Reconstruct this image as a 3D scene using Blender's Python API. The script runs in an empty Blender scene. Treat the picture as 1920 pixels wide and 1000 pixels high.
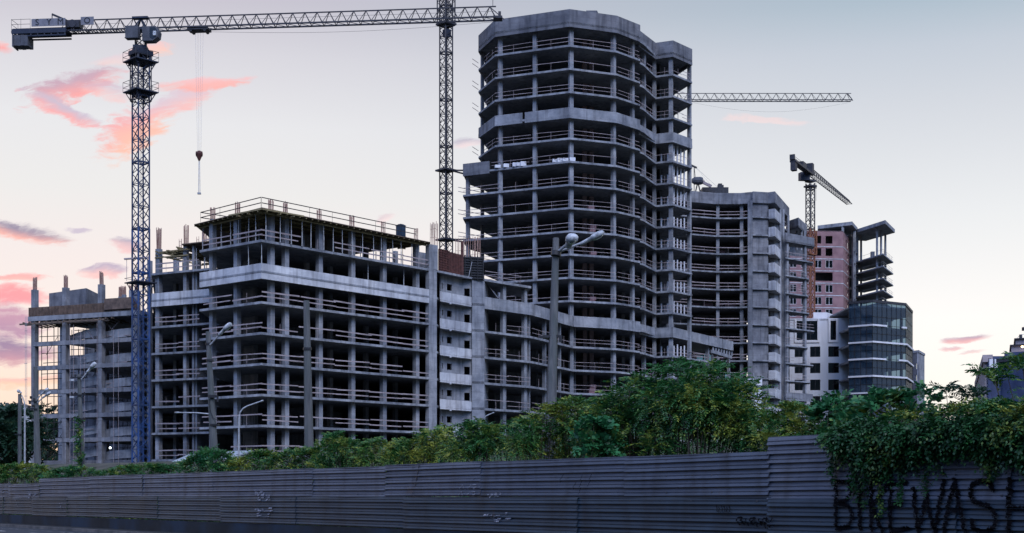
import bpy, bmesh, math, random
import numpy as np
from mathutils import Vector, Matrix
random.seed(7)
RNG = np.random.default_rng(7)
R = math.radians
SC = bpy.context.scene
COL = SC.collection
F, CX, YH = 2500.0, 960.0, 907.0          # survey of the photograph: focal length, optical axis, eye level (px)
# world: eye level is z = 0, the street lies 1.6 m below it, +Y is away from the viewer


def G(px, Z):                              # plan position seen at column px, Z metres away
    return ((px - CX) / F * Z, Z)


def H(y, Z):                               # height of a point seen at row y, Z metres away
    return (YH - y) / F * Z


def V3(px, y, Z):
    return Vector(((px - CX) / F * Z, Z, H(y, Z)))


# ------------------------------------------------------------------ objects
ORIGIN = {}


def tag(o, label=None, cat=None, group=None, kind=None):
    if label: o['label'] = label
    if cat: o['category'] = cat
    if group: o['group'] = group
    if kind: o['kind'] = kind
    return o


def thing(name, loc, label, cat, group=None):
    o = bpy.data.objects.new(name, None)
    COL.objects.link(o)
    o.location = loc
    o.empty_display_size = 0.5
    ORIGIN[o] = Vector(loc)
    return tag(o, label, cat, group)


class MB:
    def __init__(self):
        self.v = []; self.f = []; self.m = []

    def add(self, vs, fs, mi=0):
        b = len(self.v)
        self.v.extend([tuple(p) for p in vs])
        self.f.extend([tuple(i + b for i in f) for f in fs])
        self.m.extend([mi] * len(fs))

    def prism(self, poly, z0, z1, mi=0):   # poly: plan outline, either orientation
        a = sum(poly[i][0] * poly[(i + 1) % len(poly)][1] - poly[(i + 1) % len(poly)][0] * poly[i][1] for i in range(len(poly)))
        if a < 0: poly = poly[::-1]
        n = len(poly)
        vs = [(p[0], p[1], z0) for p in poly] + [(p[0], p[1], z1) for p in poly]
        fs = [tuple(range(n - 1, -1, -1)), tuple(range(n, 2 * n))]
        fs += [(i, (i + 1) % n, n + (i + 1) % n, n + i) for i in range(n)]
        self.add(vs, fs, mi)

    def box(self, c, s, rz=0.0, mi=0):     # centre, full size, rotation about z
        cs, sn = math.cos(rz), math.sin(rz)
        x, y = s[0] / 2, s[1] / 2
        poly = [(c[0] + a * cs - b * sn, c[1] + a * sn + b * cs) for a, b in ((-x, -y), (x, -y), (x, y), (-x, y))]
        self.prism(poly, c[2] - s[2] / 2, c[2] + s[2] / 2, mi)

    def beam(self, p, q, w, h=None, mi=0, caps=True, up=(0, 0, 1)):
        p, q = Vector(p), Vector(q)
        d = q - p
        if d.length < 1e-6: return
        d.normalize()
        u = Vector(up)
        if abs(d.dot(u)) > 0.95: u = Vector((1, 0.3, 0)).normalized()
        s = d.cross(u).normalized()
        t = s.cross(d)
        h = w if h is None else h
        a, b = s * (w / 2), t * (h / 2)
        vs = [p - a - b, p + a - b, p + a + b, p - a + b, q - a - b, q + a - b, q + a + b, q - a + b]
        fs = [(0, 1, 5, 4), (1, 2, 6, 5), (2, 3, 7, 6), (3, 0, 4, 7)]
        if caps: fs += [(3, 2, 1, 0), (4, 5, 6, 7)]
        self.add(vs, fs, mi)

    def tube(self, pts, rs, n=8, mi=0, flat=1.0, caps=True):
        pts = [Vector(p) for p in pts]
        if not hasattr(rs, '__len__'): rs = [rs] * len(pts)
        vs = []
        for i, p in enumerate(pts):
            d = (pts[min(i + 1, len(pts) - 1)] - pts[max(i - 1, 0)]).normalized()
            u = Vector((0, 0, 1)) if abs(d.z) < 0.95 else Vector((0, 1, 0))
            s = d.cross(u).normalized(); t = s.cross(d)
            for k in range(n):
                a = 2 * math.pi * k / n
                vs.append(p + s * (rs[i] * math.cos(a)) + t * (rs[i] * flat * math.sin(a)))
        fs = [(i * n + k, i * n + (k + 1) % n, (i + 1) * n + (k + 1) % n, (i + 1) * n + k) for i in range(len(pts) - 1) for k in range(n)]
        if caps: fs += [tuple(range(n - 1, -1, -1)), tuple(range((len(pts) - 1) * n, len(pts) * n))]
        self.add(vs, fs, mi)

    def build(self, name, mat, parent=None, smooth=False):
        me = bpy.data.meshes.new(name)
        off = ORIGIN.get(parent, Vector((0, 0, 0))) if parent else Vector((0, 0, 0))
        me.from_pydata([(x - off.x, y - off.y, z - off.z) for x, y, z in self.v], [], self.f)
        mats = mat if isinstance(mat, (list, tuple)) else [mat]
        for m in mats: me.materials.append(m)
        if len(mats) > 1: me.polygons.foreach_set('material_index', self.m)
        if smooth: me.polygons.foreach_set('use_smooth', [True] * len(me.polygons))
        me.update()
        o = bpy.data.objects.new(name, me)
        COL.objects.link(o)
        if parent:
            o.parent = parent
            ORIGIN[o] = off
        return o


# ------------------------------------------------------------------ plan geometry
def offset_path(path, d):                  # open polyline moved d to its left
    out = []
    n = len(path)
    for i in range(n):
        ns = []
        if i > 0:
            a, b = path[i - 1], path[i]
            l = math.hypot(b[0] - a[0], b[1] - a[1]); ns.append((-(b[1] - a[1]) / l, (b[0] - a[0]) / l))
        if i < n - 1:
            a, b = path[i], path[i + 1]
            l = math.hypot(b[0] - a[0], b[1] - a[1]); ns.append((-(b[1] - a[1]) / l, (b[0] - a[0]) / l))
        if len(ns) == 2:
            mx, my = ns[0][0] + ns[1][0], ns[0][1] + ns[1][1]
            l2 = mx * mx + my * my
            k = min(2 * d / max(l2, 0.4), abs(d) * 3) if d > 0 else 2 * d / max(l2, 0.4)
            out.append((path[i][0] + mx * k, path[i][1] + my * k))
        else:
            out.append((path[i][0] + ns[0][0] * d, path[i][1] + ns[0][1] * d))
    return out


def hit(path, px):                         # where the sight line at column px meets the polyline; returns point and direction
    k = (px - CX) / F
    best = None
    for a, b in zip(path[:-1], path[1:]):
        fa, fb = a[0] - k * a[1], b[0] - k * b[1]
        if (fa <= 0 <= fb) or (fb <= 0 <= fa):
            t = fa / (fa - fb) if fa != fb else 0
            p = (a[0] + (b[0] - a[0]) * t, a[1] + (b[1] - a[1]) * t)
            if best is None or p[1] < best[0][1]: best = (p, math.atan2(b[1] - a[1], b[0] - a[0]))
    if best is None:
        a, b = (path[0], path[1]) if abs(path[0][0] - k * path[0][1]) < abs(path[-1][0] - k * path[-1][1]) else (path[-1], path[-2])
        fa, fb = a[0] - k * a[1], b[0] - k * b[1]
        t = fa / (fa - fb)
        best = ((a[0] + (b[0] - a[0]) * t, a[1] + (b[1] - a[1]) * t), math.atan2(b[1] - a[1], b[0] - a[0]))
    return best


def band(path, z0, z1, th, mb=None, out=0.0):
    mb = mb or MB()
    o = offset_path(path, -out) if out else list(path)
    i = offset_path(path, th)
    mb.prism(o + i[::-1], z0, z1)
    return mb


def lerp2(a, b, t):
    return (a[0] + (b[0] - a[0]) * t, a[1] + (b[1] - a[1]) * t)


def rails(path, z, parent, mat, bay=5.2, inset=0.12, hs=(0.52, 1.08), miss=0.08, w=0.14, name='guard_rail', posts=True, rnd=random):
    """two rows of rough boards on thin posts along a slab edge"""
    mb = MB()
    p = offset_path(path, inset)
    for a, b in zip(p[:-1], p[1:]):
        L = math.hypot(b[0] - a[0], b[1] - a[1])
        n = max(1, round(L / bay))
        for i in range(n):
            s0, s1 = i / n, (i + 1) / n
            for h in hs:
                if rnd.random() < miss: continue
                j0, j1 = rnd.uniform(-.07, .07), rnd.uniform(-.07, .07)
                e0, e1 = s0 - rnd.uniform(-.25, .3) / L, s1 + rnd.uniform(-.25, .35) / L
                if i == 0: e0 = max(e0, 0.0)
                if i == n - 1: e1 = min(e1, 1.0)
                q0, q1 = lerp2(a, b, e0), lerp2(a, b, e1)
                mb.beam((q0[0], q0[1], z + h + j0), (q1[0], q1[1], z + h + j1), 0.035, w * rnd.uniform(.75, 1.15))
            if posts:
                for s in ((s0 + s1) / 2,):
                    q = lerp2(a, b, s)
                    mb.beam((q[0], q[1], z - .02), (q[0], q[1], z + 1.12), 0.03)
    if mb.v: return mb.build(name, mat, parent)


def wall_open(a, b, z0, z1, openings, th, mb=None):
    """straight wall from a to b (thickness to the left) with rectangular holes (s0, s1, z0, z1) in metres along the wall"""
    mb = mb or MB()
    L = math.hypot(b[0] - a[0], b[1] - a[1])
    ux, uy = (b[0] - a[0]) / L, (b[1] - a[1]) / L
    zs = sorted({z0, z1} | {o[2] for o in openings} | {o[3] for o in openings})
    zs = [z for z in zs if z0 <= z <= z1]
    for za, zb in zip(zs[:-1], zs[1:]):
        zm = (za + zb) / 2
        holes = sorted((max(o[0], 0), min(o[1], L)) for o in openings if o[2] < zm < o[3])
        s = 0.0
        segs = []
        for h0, h1 in holes:
            if h0 > s: segs.append((s, h0))
            s = max(s, h1)
        if s < L: segs.append((s, L))
        for s0, s1 in segs:
            p = (a[0] + ux * s0, a[1] + uy * s0); q = (a[0] + ux * s1, a[1] + uy * s1)
            mb.prism([p, q, (q[0] - uy * th, q[1] + ux * th), (p[0] - uy * th, p[1] + ux * th)], za, zb)
    return mb


# ------------------------------------------------------------------ materials
MAT = {}


def nodes_of(name):
    m = bpy.data.materials.new(name)
    m.use_nodes = True
    nt = m.node_tree
    nt.nodes.clear()
    out = nt.nodes.new('ShaderNodeOutputMaterial')
    bs = nt.nodes.new('ShaderNodeBsdfPrincipled')
    nt.links.new(bs.outputs[0], out.inputs[0])
    MAT[name] = m
    return m, nt, bs


def ramp(nt, fac, stops):
    r = nt.nodes.new('ShaderNodeValToRGB')
    el = r.color_ramp.elements
    while len(el) < len(stops): el.new(0.5)
    for e, (p, c) in zip(el, stops):
        e.position = p; e.color = (*c, 1)
    nt.links.new(fac, r.inputs[0])
    return r.outputs[0]


def mat_noise(name, c0, c1, scale=1.0, rough=0.85, detail=6, bump=0.0, stretch=(1, 1, 1), metallic=0.0, lo=0.35, hi=0.65, spec=0.3, c2=None, scale2=0.2):
    m, nt, bs = nodes_of(name)
    tc = nt.nodes.new('ShaderNodeTexCoord')
    mp = nt.nodes.new('ShaderNodeMapping'); mp.inputs['Scale'].default_value = stretch
    nz = nt.nodes.new('ShaderNodeTexNoise')
    nz.inputs['Scale'].default_value = scale; nz.inputs['Detail'].default_value = detail; nz.inputs['Roughness'].default_value = 0.6
    nt.links.new(tc.outputs['Object'], mp.inputs[0]); nt.links.new(mp.outputs[0], nz.inputs[0])
    col = ramp(nt, nz.outputs[0], [(lo, c0), (hi, c1)])
    if c2:
        n2 = nt.nodes.new('ShaderNodeTexNoise'); n2.inputs['Scale'].default_value = scale2; n2.inputs['Detail'].default_value = 4
        nt.links.new(mp.outputs[0], n2.inputs[0])
        f = ramp(nt, n2.outputs[0], [(0.45, (0, 0, 0)), (0.62, (1, 1, 1))])
        mx = nt.nodes.new('ShaderNodeMixRGB'); nt.links.new(f, mx.inputs[0]); nt.links.new(col, mx.inputs[1]); mx.inputs[2].default_value = (*c2, 1)
        col = mx.outputs[0]
    nt.links.new(col, bs.inputs['Base Color'])
    bs.inputs['Roughness'].default_value = rough; bs.inputs['Metallic'].default_value = metallic
    bs.inputs['Specular IOR Level'].default_value = spec
    if bump:
        b = nt.nodes.new('ShaderNodeBump'); b.inputs['Strength'].default_value = bump; b.inputs['Distance'].default_value = 0.05
        nt.links.new(nz.outputs[0], b.inputs['Height']); nt.links.new(b.outputs[0], bs.inputs['Normal'])
    return m


def mat_concrete(name, c0, c1, stain, streak=0.5):
    """cast concrete: cloudy tone, vertical run-off streaks, formwork patches"""
    m, nt, bs = nodes_of(name)
    L = nt.links.new
    tc = nt.nodes.new('ShaderNodeTexCoord')
    geo = nt.nodes.new('ShaderNodeNewGeometry')
    a = nt.nodes.new('ShaderNodeTexNoise'); a.inputs['Scale'].default_value = 0.55; a.inputs['Detail'].default_value = 8; a.inputs['Roughness'].default_value = .65
    L(geo.outputs['Position'], a.inputs[0])
    col = ramp(nt, a.outputs[0], [(0.33, c0), (0.66, c1)])
    mp = nt.nodes.new('ShaderNodeMapping'); mp.inputs['Scale'].default_value = (1.6, 1.6, 0.16)
    L(geo.outputs['Position'], mp.inputs[0])
    b = nt.nodes.new('ShaderNodeTexNoise'); b.inputs['Scale'].default_value = 1.0; b.inputs['Detail'].default_value = 5
    L(mp.outputs[0], b.inputs[0])
    f = ramp(nt, b.outputs[0], [(0.5, (0, 0, 0)), (0.72, (streak,) * 3)])
    mx = nt.nodes.new('ShaderNodeMixRGB'); L(f, mx.inputs[0]); L(col, mx.inputs[1]); mx.inputs[2].default_value = (*stain, 1)
    mp2 = nt.nodes.new('ShaderNodeMapping'); mp2.inputs['Scale'].default_value = (0.28, 0.28, 0.9)
    L(geo.outputs['Position'], mp2.inputs[0])
    vo = nt.nodes.new('ShaderNodeTexVoronoi'); vo.inputs['Scale'].default_value = 1.0; vo.distance = 'CHEBYCHEV'
    L(mp2.outputs[0], vo.inputs[0])
    sep = nt.nodes.new('ShaderNodeSeparateColor'); L(vo.outputs['Color'], sep.inputs[0])
    g = ramp(nt, sep.outputs[0], [(0.0, (.9, .9, .91)), (1.0, (1.06, 1.055, 1.05))])
    mu = nt.nodes.new('ShaderNodeMixRGB'); mu.blend_type = 'MULTIPLY'; mu.inputs[0].default_value = 1; L(mx.outputs[0], mu.inputs[1]); L(g, mu.inputs[2])
    sx = nt.nodes.new('ShaderNodeSeparateXYZ'); L(geo.outputs['Position'], sx.inputs[0])
    fr = nt.nodes.new('ShaderNodeMath'); fr.operation = 'MULTIPLY_ADD'; L(sx.outputs[2], fr.inputs[0]); fr.inputs[1].default_value = 1 / 1.1; L(a.outputs[0], fr.inputs[2])
    fr2 = nt.nodes.new('ShaderNodeMath'); fr2.operation = 'FRACT'; L(fr.outputs[0], fr2.inputs[0])
    jl = ramp(nt, fr2.outputs[0], [(0.0, (.72, .70, .69)), (.09, (1, 1, 1))])
    m3 = nt.nodes.new('ShaderNodeMixRGB'); m3.blend_type = 'MULTIPLY'; m3.inputs[0].default_value = .8; L(mu.outputs[0], m3.inputs[1]); L(jl, m3.inputs[2])
    n3 = nt.nodes.new('ShaderNodeTexNoise'); n3.inputs['Scale'].default_value = .13; n3.inputs['Detail'].default_value = 5; L(geo.outputs['Position'], n3.inputs[0])
    br = ramp(nt, n3.outputs[0], [(.34, (.74, .75, .78)), (.5, (1, 1, 1)), (.66, (1.08, 1.04, 1.0))])
    m4 = nt.nodes.new('ShaderNodeMixRGB'); m4.blend_type = 'MULTIPLY'; m4.inputs[0].default_value = 1; L(m3.outputs[0], m4.inputs[1]); L(br, m4.inputs[2])
    L(m4.outputs[0], bs.inputs['Base Color'])
    bs.inputs['Roughness'].default_value = .9; bs.inputs['Specular IOR Level'].default_value = .2
    bp = nt.nodes.new('ShaderNodeBump'); bp.inputs['Strength'].default_value = .25; bp.inputs['Distance'].default_value = .04
    L(a.outputs[0], bp.inputs['Height']); L(bp.outputs[0], bs.inputs['Normal'])
    return m


CON = mat_concrete('cast_concrete', (.175, .19, .22), (.37, .385, .42), (.085, .088, .10), .7)
CON_L = mat_concrete('pale_concrete', (.42, .43, .465), (.66, .67, .70), (.24, .235, .25), .7)
CON_D = mat_concrete('weathered_shade_concrete', (.12, .125, .145), (.22, .225, .25), (.06, .065, .08), .8)  # weathered parts; also ramp core walls, its dark tone standing in for shade
CON_M = mat_concrete('grey_site_concrete', (.14, .147, .17), (.29, .30, .33), (.07, .072, .08), .7)
FORM_BR = mat_noise('brown_formwork_boards', (.09, .065, .055), (.20, .14, .11), 1.5)
FLOOR = mat_noise('bounce_cutting_floor', (.05, .052, .055), (.12, .12, .125), .6, rough=.95)  # slab tops darkened in colour so less light bounces onto the soffits
TIMBER = mat_noise('weathered_timber', (.23, .19, .197), (.43, .365, .375), 2.0, stretch=(.4, .4, 3))
TIMBER_Y = mat_noise('yellow_formwork_timber', (.15, .12, .065), (.30, .245, .13), 1.5)
PLY = mat_noise('formwork_plywood', (.10, .075, .06), (.22, .16, .12), 1.2)
RUSTF = mat_noise('rusty_formwork_steel', (.055, .022, .02), (.13, .05, .042), 1.6, rough=.7, stretch=(1, 1, 2))
STEEL_D = mat_noise('dark_steel', (.02, .022, .028), (.05, .05, .06), 3, rough=.6, spec=.4)
STEEL_G = mat_noise('galvanised_steel', (.28, .29, .31), (.42, .43, .45), 3, rough=.55, metallic=.3)
REBAR = mat_noise('rusty_rebar', (.30, .17, .13), (.46, .30, .25), 4)
CRANE_B = mat_noise('blue_crane_paint', (.008, .035, .12), (.018, .065, .21), 1.2, rough=.55, spec=.4, c2=(.02, .035, .075), scale2=.35)
CRANE_K = mat_noise('dark_crane_paint', (.02, .021, .03), (.05, .048, .058), 1.2, rough=.6, spec=.4)
CRANE_U = mat_noise('dark_blue_crane_paint', (.010, .024, .068), (.02, .042, .10), 1.2, rough=.6, spec=.4)
CRANE_N = mat_noise('navy_crane_paint', (.011, .017, .036), (.024, .032, .055), 1.2, rough=.6, spec=.4)
CRANE_O = mat_noise('rusty_orange_crane_paint', (.16, .06, .035), (.30, .12, .06), 1.5, rough=.65)
GREYBOX = mat_noise('grey_ballast', (.06, .065, .08), (.11, .115, .135), .8)
POLE_C = mat_noise('aged_pole_concrete', (.06, .064, .07), (.155, .155, .155), 1.4, stretch=(3, 3, .35), bump=.3, c2=(.08, .09, .09), scale2=1.5)
LAMPSHELL = mat_noise('lamp_housing', (.38, .40, .43), (.62, .64, .66), 5, rough=.4, c2=(.28, .29, .31), scale2=6)
WHITEWALL = mat_noise('white_render', (.64, .65, .70), (.76, .77, .81), .3, stretch=(1, 1, .25), c2=(.56, .56, .61), scale2=.25)
WHITETRIM = mat_noise('white_trim', (.66, .65, .68), (.76, .75, .77), .6)
BLACKMETAL = mat_noise('black_metal', (.01, .011, .014), (.03, .03, .035), 3, rough=.5)


def mat_glass(name, tint, rough=.03, film=None, spec_ior=1.5):
    m = bpy.data.materials.new(name); m.use_nodes = True
    nt = m.node_tree; nt.nodes.clear(); L = nt.links.new
    out = nt.nodes.new('ShaderNodeOutputMaterial')
    gl = nt.nodes.new('ShaderNodeBsdfGlossy'); gl.inputs['Roughness'].default_value = rough; gl.inputs['Color'].default_value = (.8, .86, .9, 1)
    tr = nt.nodes.new('ShaderNodeBsdfTransparent'); tr.inputs['Color'].default_value = (*tint, 1)
    fr = nt.nodes.new('ShaderNodeFresnel'); fr.inputs['IOR'].default_value = spec_ior
    nz = nt.nodes.new('ShaderNodeTexNoise'); nz.inputs['Scale'].default_value = .35
    bp = nt.nodes.new('ShaderNodeBump'); bp.inputs['Strength'].default_value = .12; bp.inputs['Distance'].default_value = .15
    geo = nt.nodes.new('ShaderNodeNewGeometry'); L(geo.outputs['Position'], nz.inputs[0]); L(nz.outputs[0], bp.inputs['Height'])
    L(bp.outputs[0], gl.inputs['Normal'])
    mx = nt.nodes.new('ShaderNodeMixShader'); L(fr.outputs[0], mx.inputs[0]); L(tr.outputs[0], mx.inputs[1]); L(gl.outputs[0], mx.inputs[2])
    sh = mx.outputs[0]
    if film:
        df = nt.nodes.new('ShaderNodeBsdfDiffuse'); df.inputs[0].default_value = (*film[1], 1)
        m2 = nt.nodes.new('ShaderNodeMixShader'); m2.inputs[0].default_value = film[0]; L(sh, m2.inputs[1]); L(df.outputs[0], m2.inputs[2]); sh = m2.outputs[0]
    L(sh, out.inputs[0])
    MAT[name] = m
    return m


GLASS_CW = mat_glass('tinted_curtain_glass', (.22, .34, .42), spec_ior=1.9, film=(.36, (.055, .10, .16)))
GLASS_W = mat_glass('window_glass', (.35, .38, .42), spec_ior=1.55)


def mat_emit(name, c, s):
    m = bpy.data.materials.new(name); m.use_nodes = True
    nt = m.node_tree; nt.nodes.clear()
    out = nt.nodes.new('ShaderNodeOutputMaterial'); e = nt.nodes.new('ShaderNodeEmission')
    e.inputs[0].default_value = (*c, 1); e.inputs[1].default_value = s
    nt.links.new(e.outputs[0], out.inputs[0])
    return m


LIT_COOL = mat_emit('lit_floodlight', (.85, .95, 1), 5)
LIT_WARM = mat_emit('lit_warm_lamp', (1, .72, .35), 6)


def mat_brick(name):
    m, nt, bs = nodes_of(name); L = nt.links.new
    tc = nt.nodes.new('ShaderNodeTexCoord')
    nz = nt.nodes.new('ShaderNodeTexNoise'); nz.inputs['Scale'].default_value = .5; nz.inputs['Detail'].default_value = 6
    geo = nt.nodes.new('ShaderNodeNewGeometry'); L(geo.outputs['Position'], nz.inputs[0])
    col = ramp(nt, nz.outputs[0], [(.35, (.25, .14, .15)), (.65, (.36, .21, .215))])
    wv = nt.nodes.new('ShaderNodeTexWave'); wv.bands_direction = 'Z'; wv.inputs['Scale'].default_value = 1.1; wv.inputs['Distortion'].default_value = .4
    L(geo.outputs['Position'], wv.inputs[0])
    f = ramp(nt, wv.outputs['Fac'], [(0, (.82, .82, .82)), (.5, (1, 1, 1))])
    mu = nt.nodes.new('ShaderNodeMixRGB'); mu.blend_type = 'MULTIPLY'; mu.inputs[0].default_value = 1; L(col, mu.inputs[1]); L(f, mu.inputs[2])
    L(mu.outputs[0], bs.inputs['Base Color']); bs.inputs['Roughness'].default_value = .9
    return m


PINKBLOCK = mat_noise('pale_pink_blockwork', (.24, .175, .185), (.36, .28, .285), 1.5)
BRICK = mat_brick('pink_block_masonry')


def mat_leaf(name, dark, light, tip, tipamt=.25, trans=.3):
    m = bpy.data.materials.new(name); m.use_nodes = True
    nt = m.node_tree; nt.nodes.clear(); L = nt.links.new
    out = nt.nodes.new('ShaderNodeOutputMaterial')
    geo = nt.nodes.new('ShaderNodeNewGeometry')
    nz = nt.nodes.new('ShaderNodeTexNoise'); nz.inputs['Scale'].default_value = 1.1; nz.inputs['Detail'].default_value = 3
    L(geo.outputs['Position'], nz.inputs[0])
    nb = nt.nodes.new('ShaderNodeTexNoise'); nb.inputs['Scale'].default_value = 2.3; nb.inputs['Detail'].default_value = 2; L(geo.outputs['Position'], nb.inputs[0])
    am = nt.nodes.new('ShaderNodeMath'); am.operation = 'MULTIPLY_ADD'; L(geo.outputs['Random Per Island'], am.inputs[0]); am.inputs[1].default_value = .35; L(nb.outputs[0], am.inputs[2])
    c = ramp(nt, am.outputs[0], [(.42, dark), (.9, light)])
    ad = nt.nodes.new('ShaderNodeMath'); ad.operation = 'MULTIPLY_ADD'; L(geo.outputs['Random Per Island'], ad.inputs[0]); ad.inputs[1].default_value = .22; L(nz.outputs[0], ad.inputs[2])
    f = ramp(nt, ad.outputs[0], [(.78 - tipamt, (0, 0, 0)), (.95 - tipamt * .8, (1, 1, 1))])
    mx = nt.nodes.new('ShaderNodeMixRGB'); L(f, mx.inputs[0]); L(c, mx.inputs[1]); mx.inputs[2].default_value = (*tip, 1)
    bs = nt.nodes.new('ShaderNodeBsdfPrincipled'); L(mx.outputs[0], bs.inputs['Base Color'])
    bs.inputs['Roughness'].default_value = .45; bs.inputs['Specular IOR Level'].default_value = .35
    tr = nt.nodes.new('ShaderNodeBsdfTranslucent'); L(mx.outputs[0], tr.inputs[0])
    ms = nt.nodes.new('ShaderNodeMixShader'); ms.inputs[0].default_value = trans
    L(bs.outputs[0], ms.inputs[1]); L(tr.outputs[0], ms.inputs[2]); L(ms.outputs[0], out.inputs[0])
    MAT[name] = m
    return m


LEAF_G = mat_leaf('green_leaves', (.010, .058, .020), (.036, .155, .036), (.22, .28, .04), .135, .2)
LEAF_Y = mat_leaf('yellow_green_leaves', (.014, .07, .02), (.055, .175, .035), (.29, .31, .045), .215, .2)
LEAF_T = mat_leaf('blue_green_leaves', (.012, .075, .03), (.036, .18, .06), (.2, .27, .06), .1, .2)
LEAF_IVY = mat_leaf('ivy_leaves', (.007, .04, .014), (.022, .105, .026), (.16, .20, .03), .07, .2)
LEAF_DK = mat_leaf('dark_leaves', (.012, .04, .024), (.028, .075, .04), (.05, .07, .03), .05)
BARK = mat_noise('bark', (.035, .028, .022), (.09, .07, .055), 6, stretch=(1, 1, .3))
def zk(k): return 3.0 + 3.3 * k


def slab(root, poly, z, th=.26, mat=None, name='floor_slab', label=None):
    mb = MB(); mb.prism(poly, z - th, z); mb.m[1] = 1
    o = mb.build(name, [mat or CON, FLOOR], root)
    if label: o['label'] = label
    return o


def col(root, p, ang, z0, z1, w=.5, d=None, mat=None, name='column'):
    mb = MB(); mb.box((p[0], p[1], (z0 + z1) / 2), (w, d or w, z1 - z0), ang)
    return mb.build(name, mat or CON, root)


def rebar(root, p, z0, z1, w=.36, n=3, name='rebar_bundle', r=.022):
    mb = MB()
    for i in range(n):
        for j in range(n):
            x = p[0] + (i / (n - 1) - .5) * w; y = p[1] + (j / (n - 1) - .5) * w
            mb.beam((x, y, z0), (x + random.uniform(-.05, .05), y + random.uniform(-.05, .05), z1 - random.uniform(0, .35)), r * 2)
    for h in (.35, .7):
        z = z0 + (z1 - z0) * h
        for (a, b) in (((-1, -1), (1, -1)), ((1, -1), (1, 1)), ((1, 1), (-1, 1)), ((-1, 1), (-1, -1))):
            mb.beam((p[0] + a[0] * w / 2, p[1] + a[1] * w / 2, z), (p[0] + b[0] * w / 2, p[1] + b[1] * w / 2, z), .02)
    return mb.build(name, REBAR, root)


def prop(root, p, z0, z1, name='steel_prop'):
    mb = MB()
    mb.beam((p[0], p[1], z0), (p[0], p[1], z0 + (z1 - z0) * .55), .085)
    mb.beam((p[0], p[1], z0 + (z1 - z0) * .5), (p[0] + random.uniform(-.04, .04), p[1], z1), .055)
    mb.box((p[0], p[1], z0 + .02), (.18, .18, .03))
    return mb.build(name, STEEL_G, root)


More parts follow.
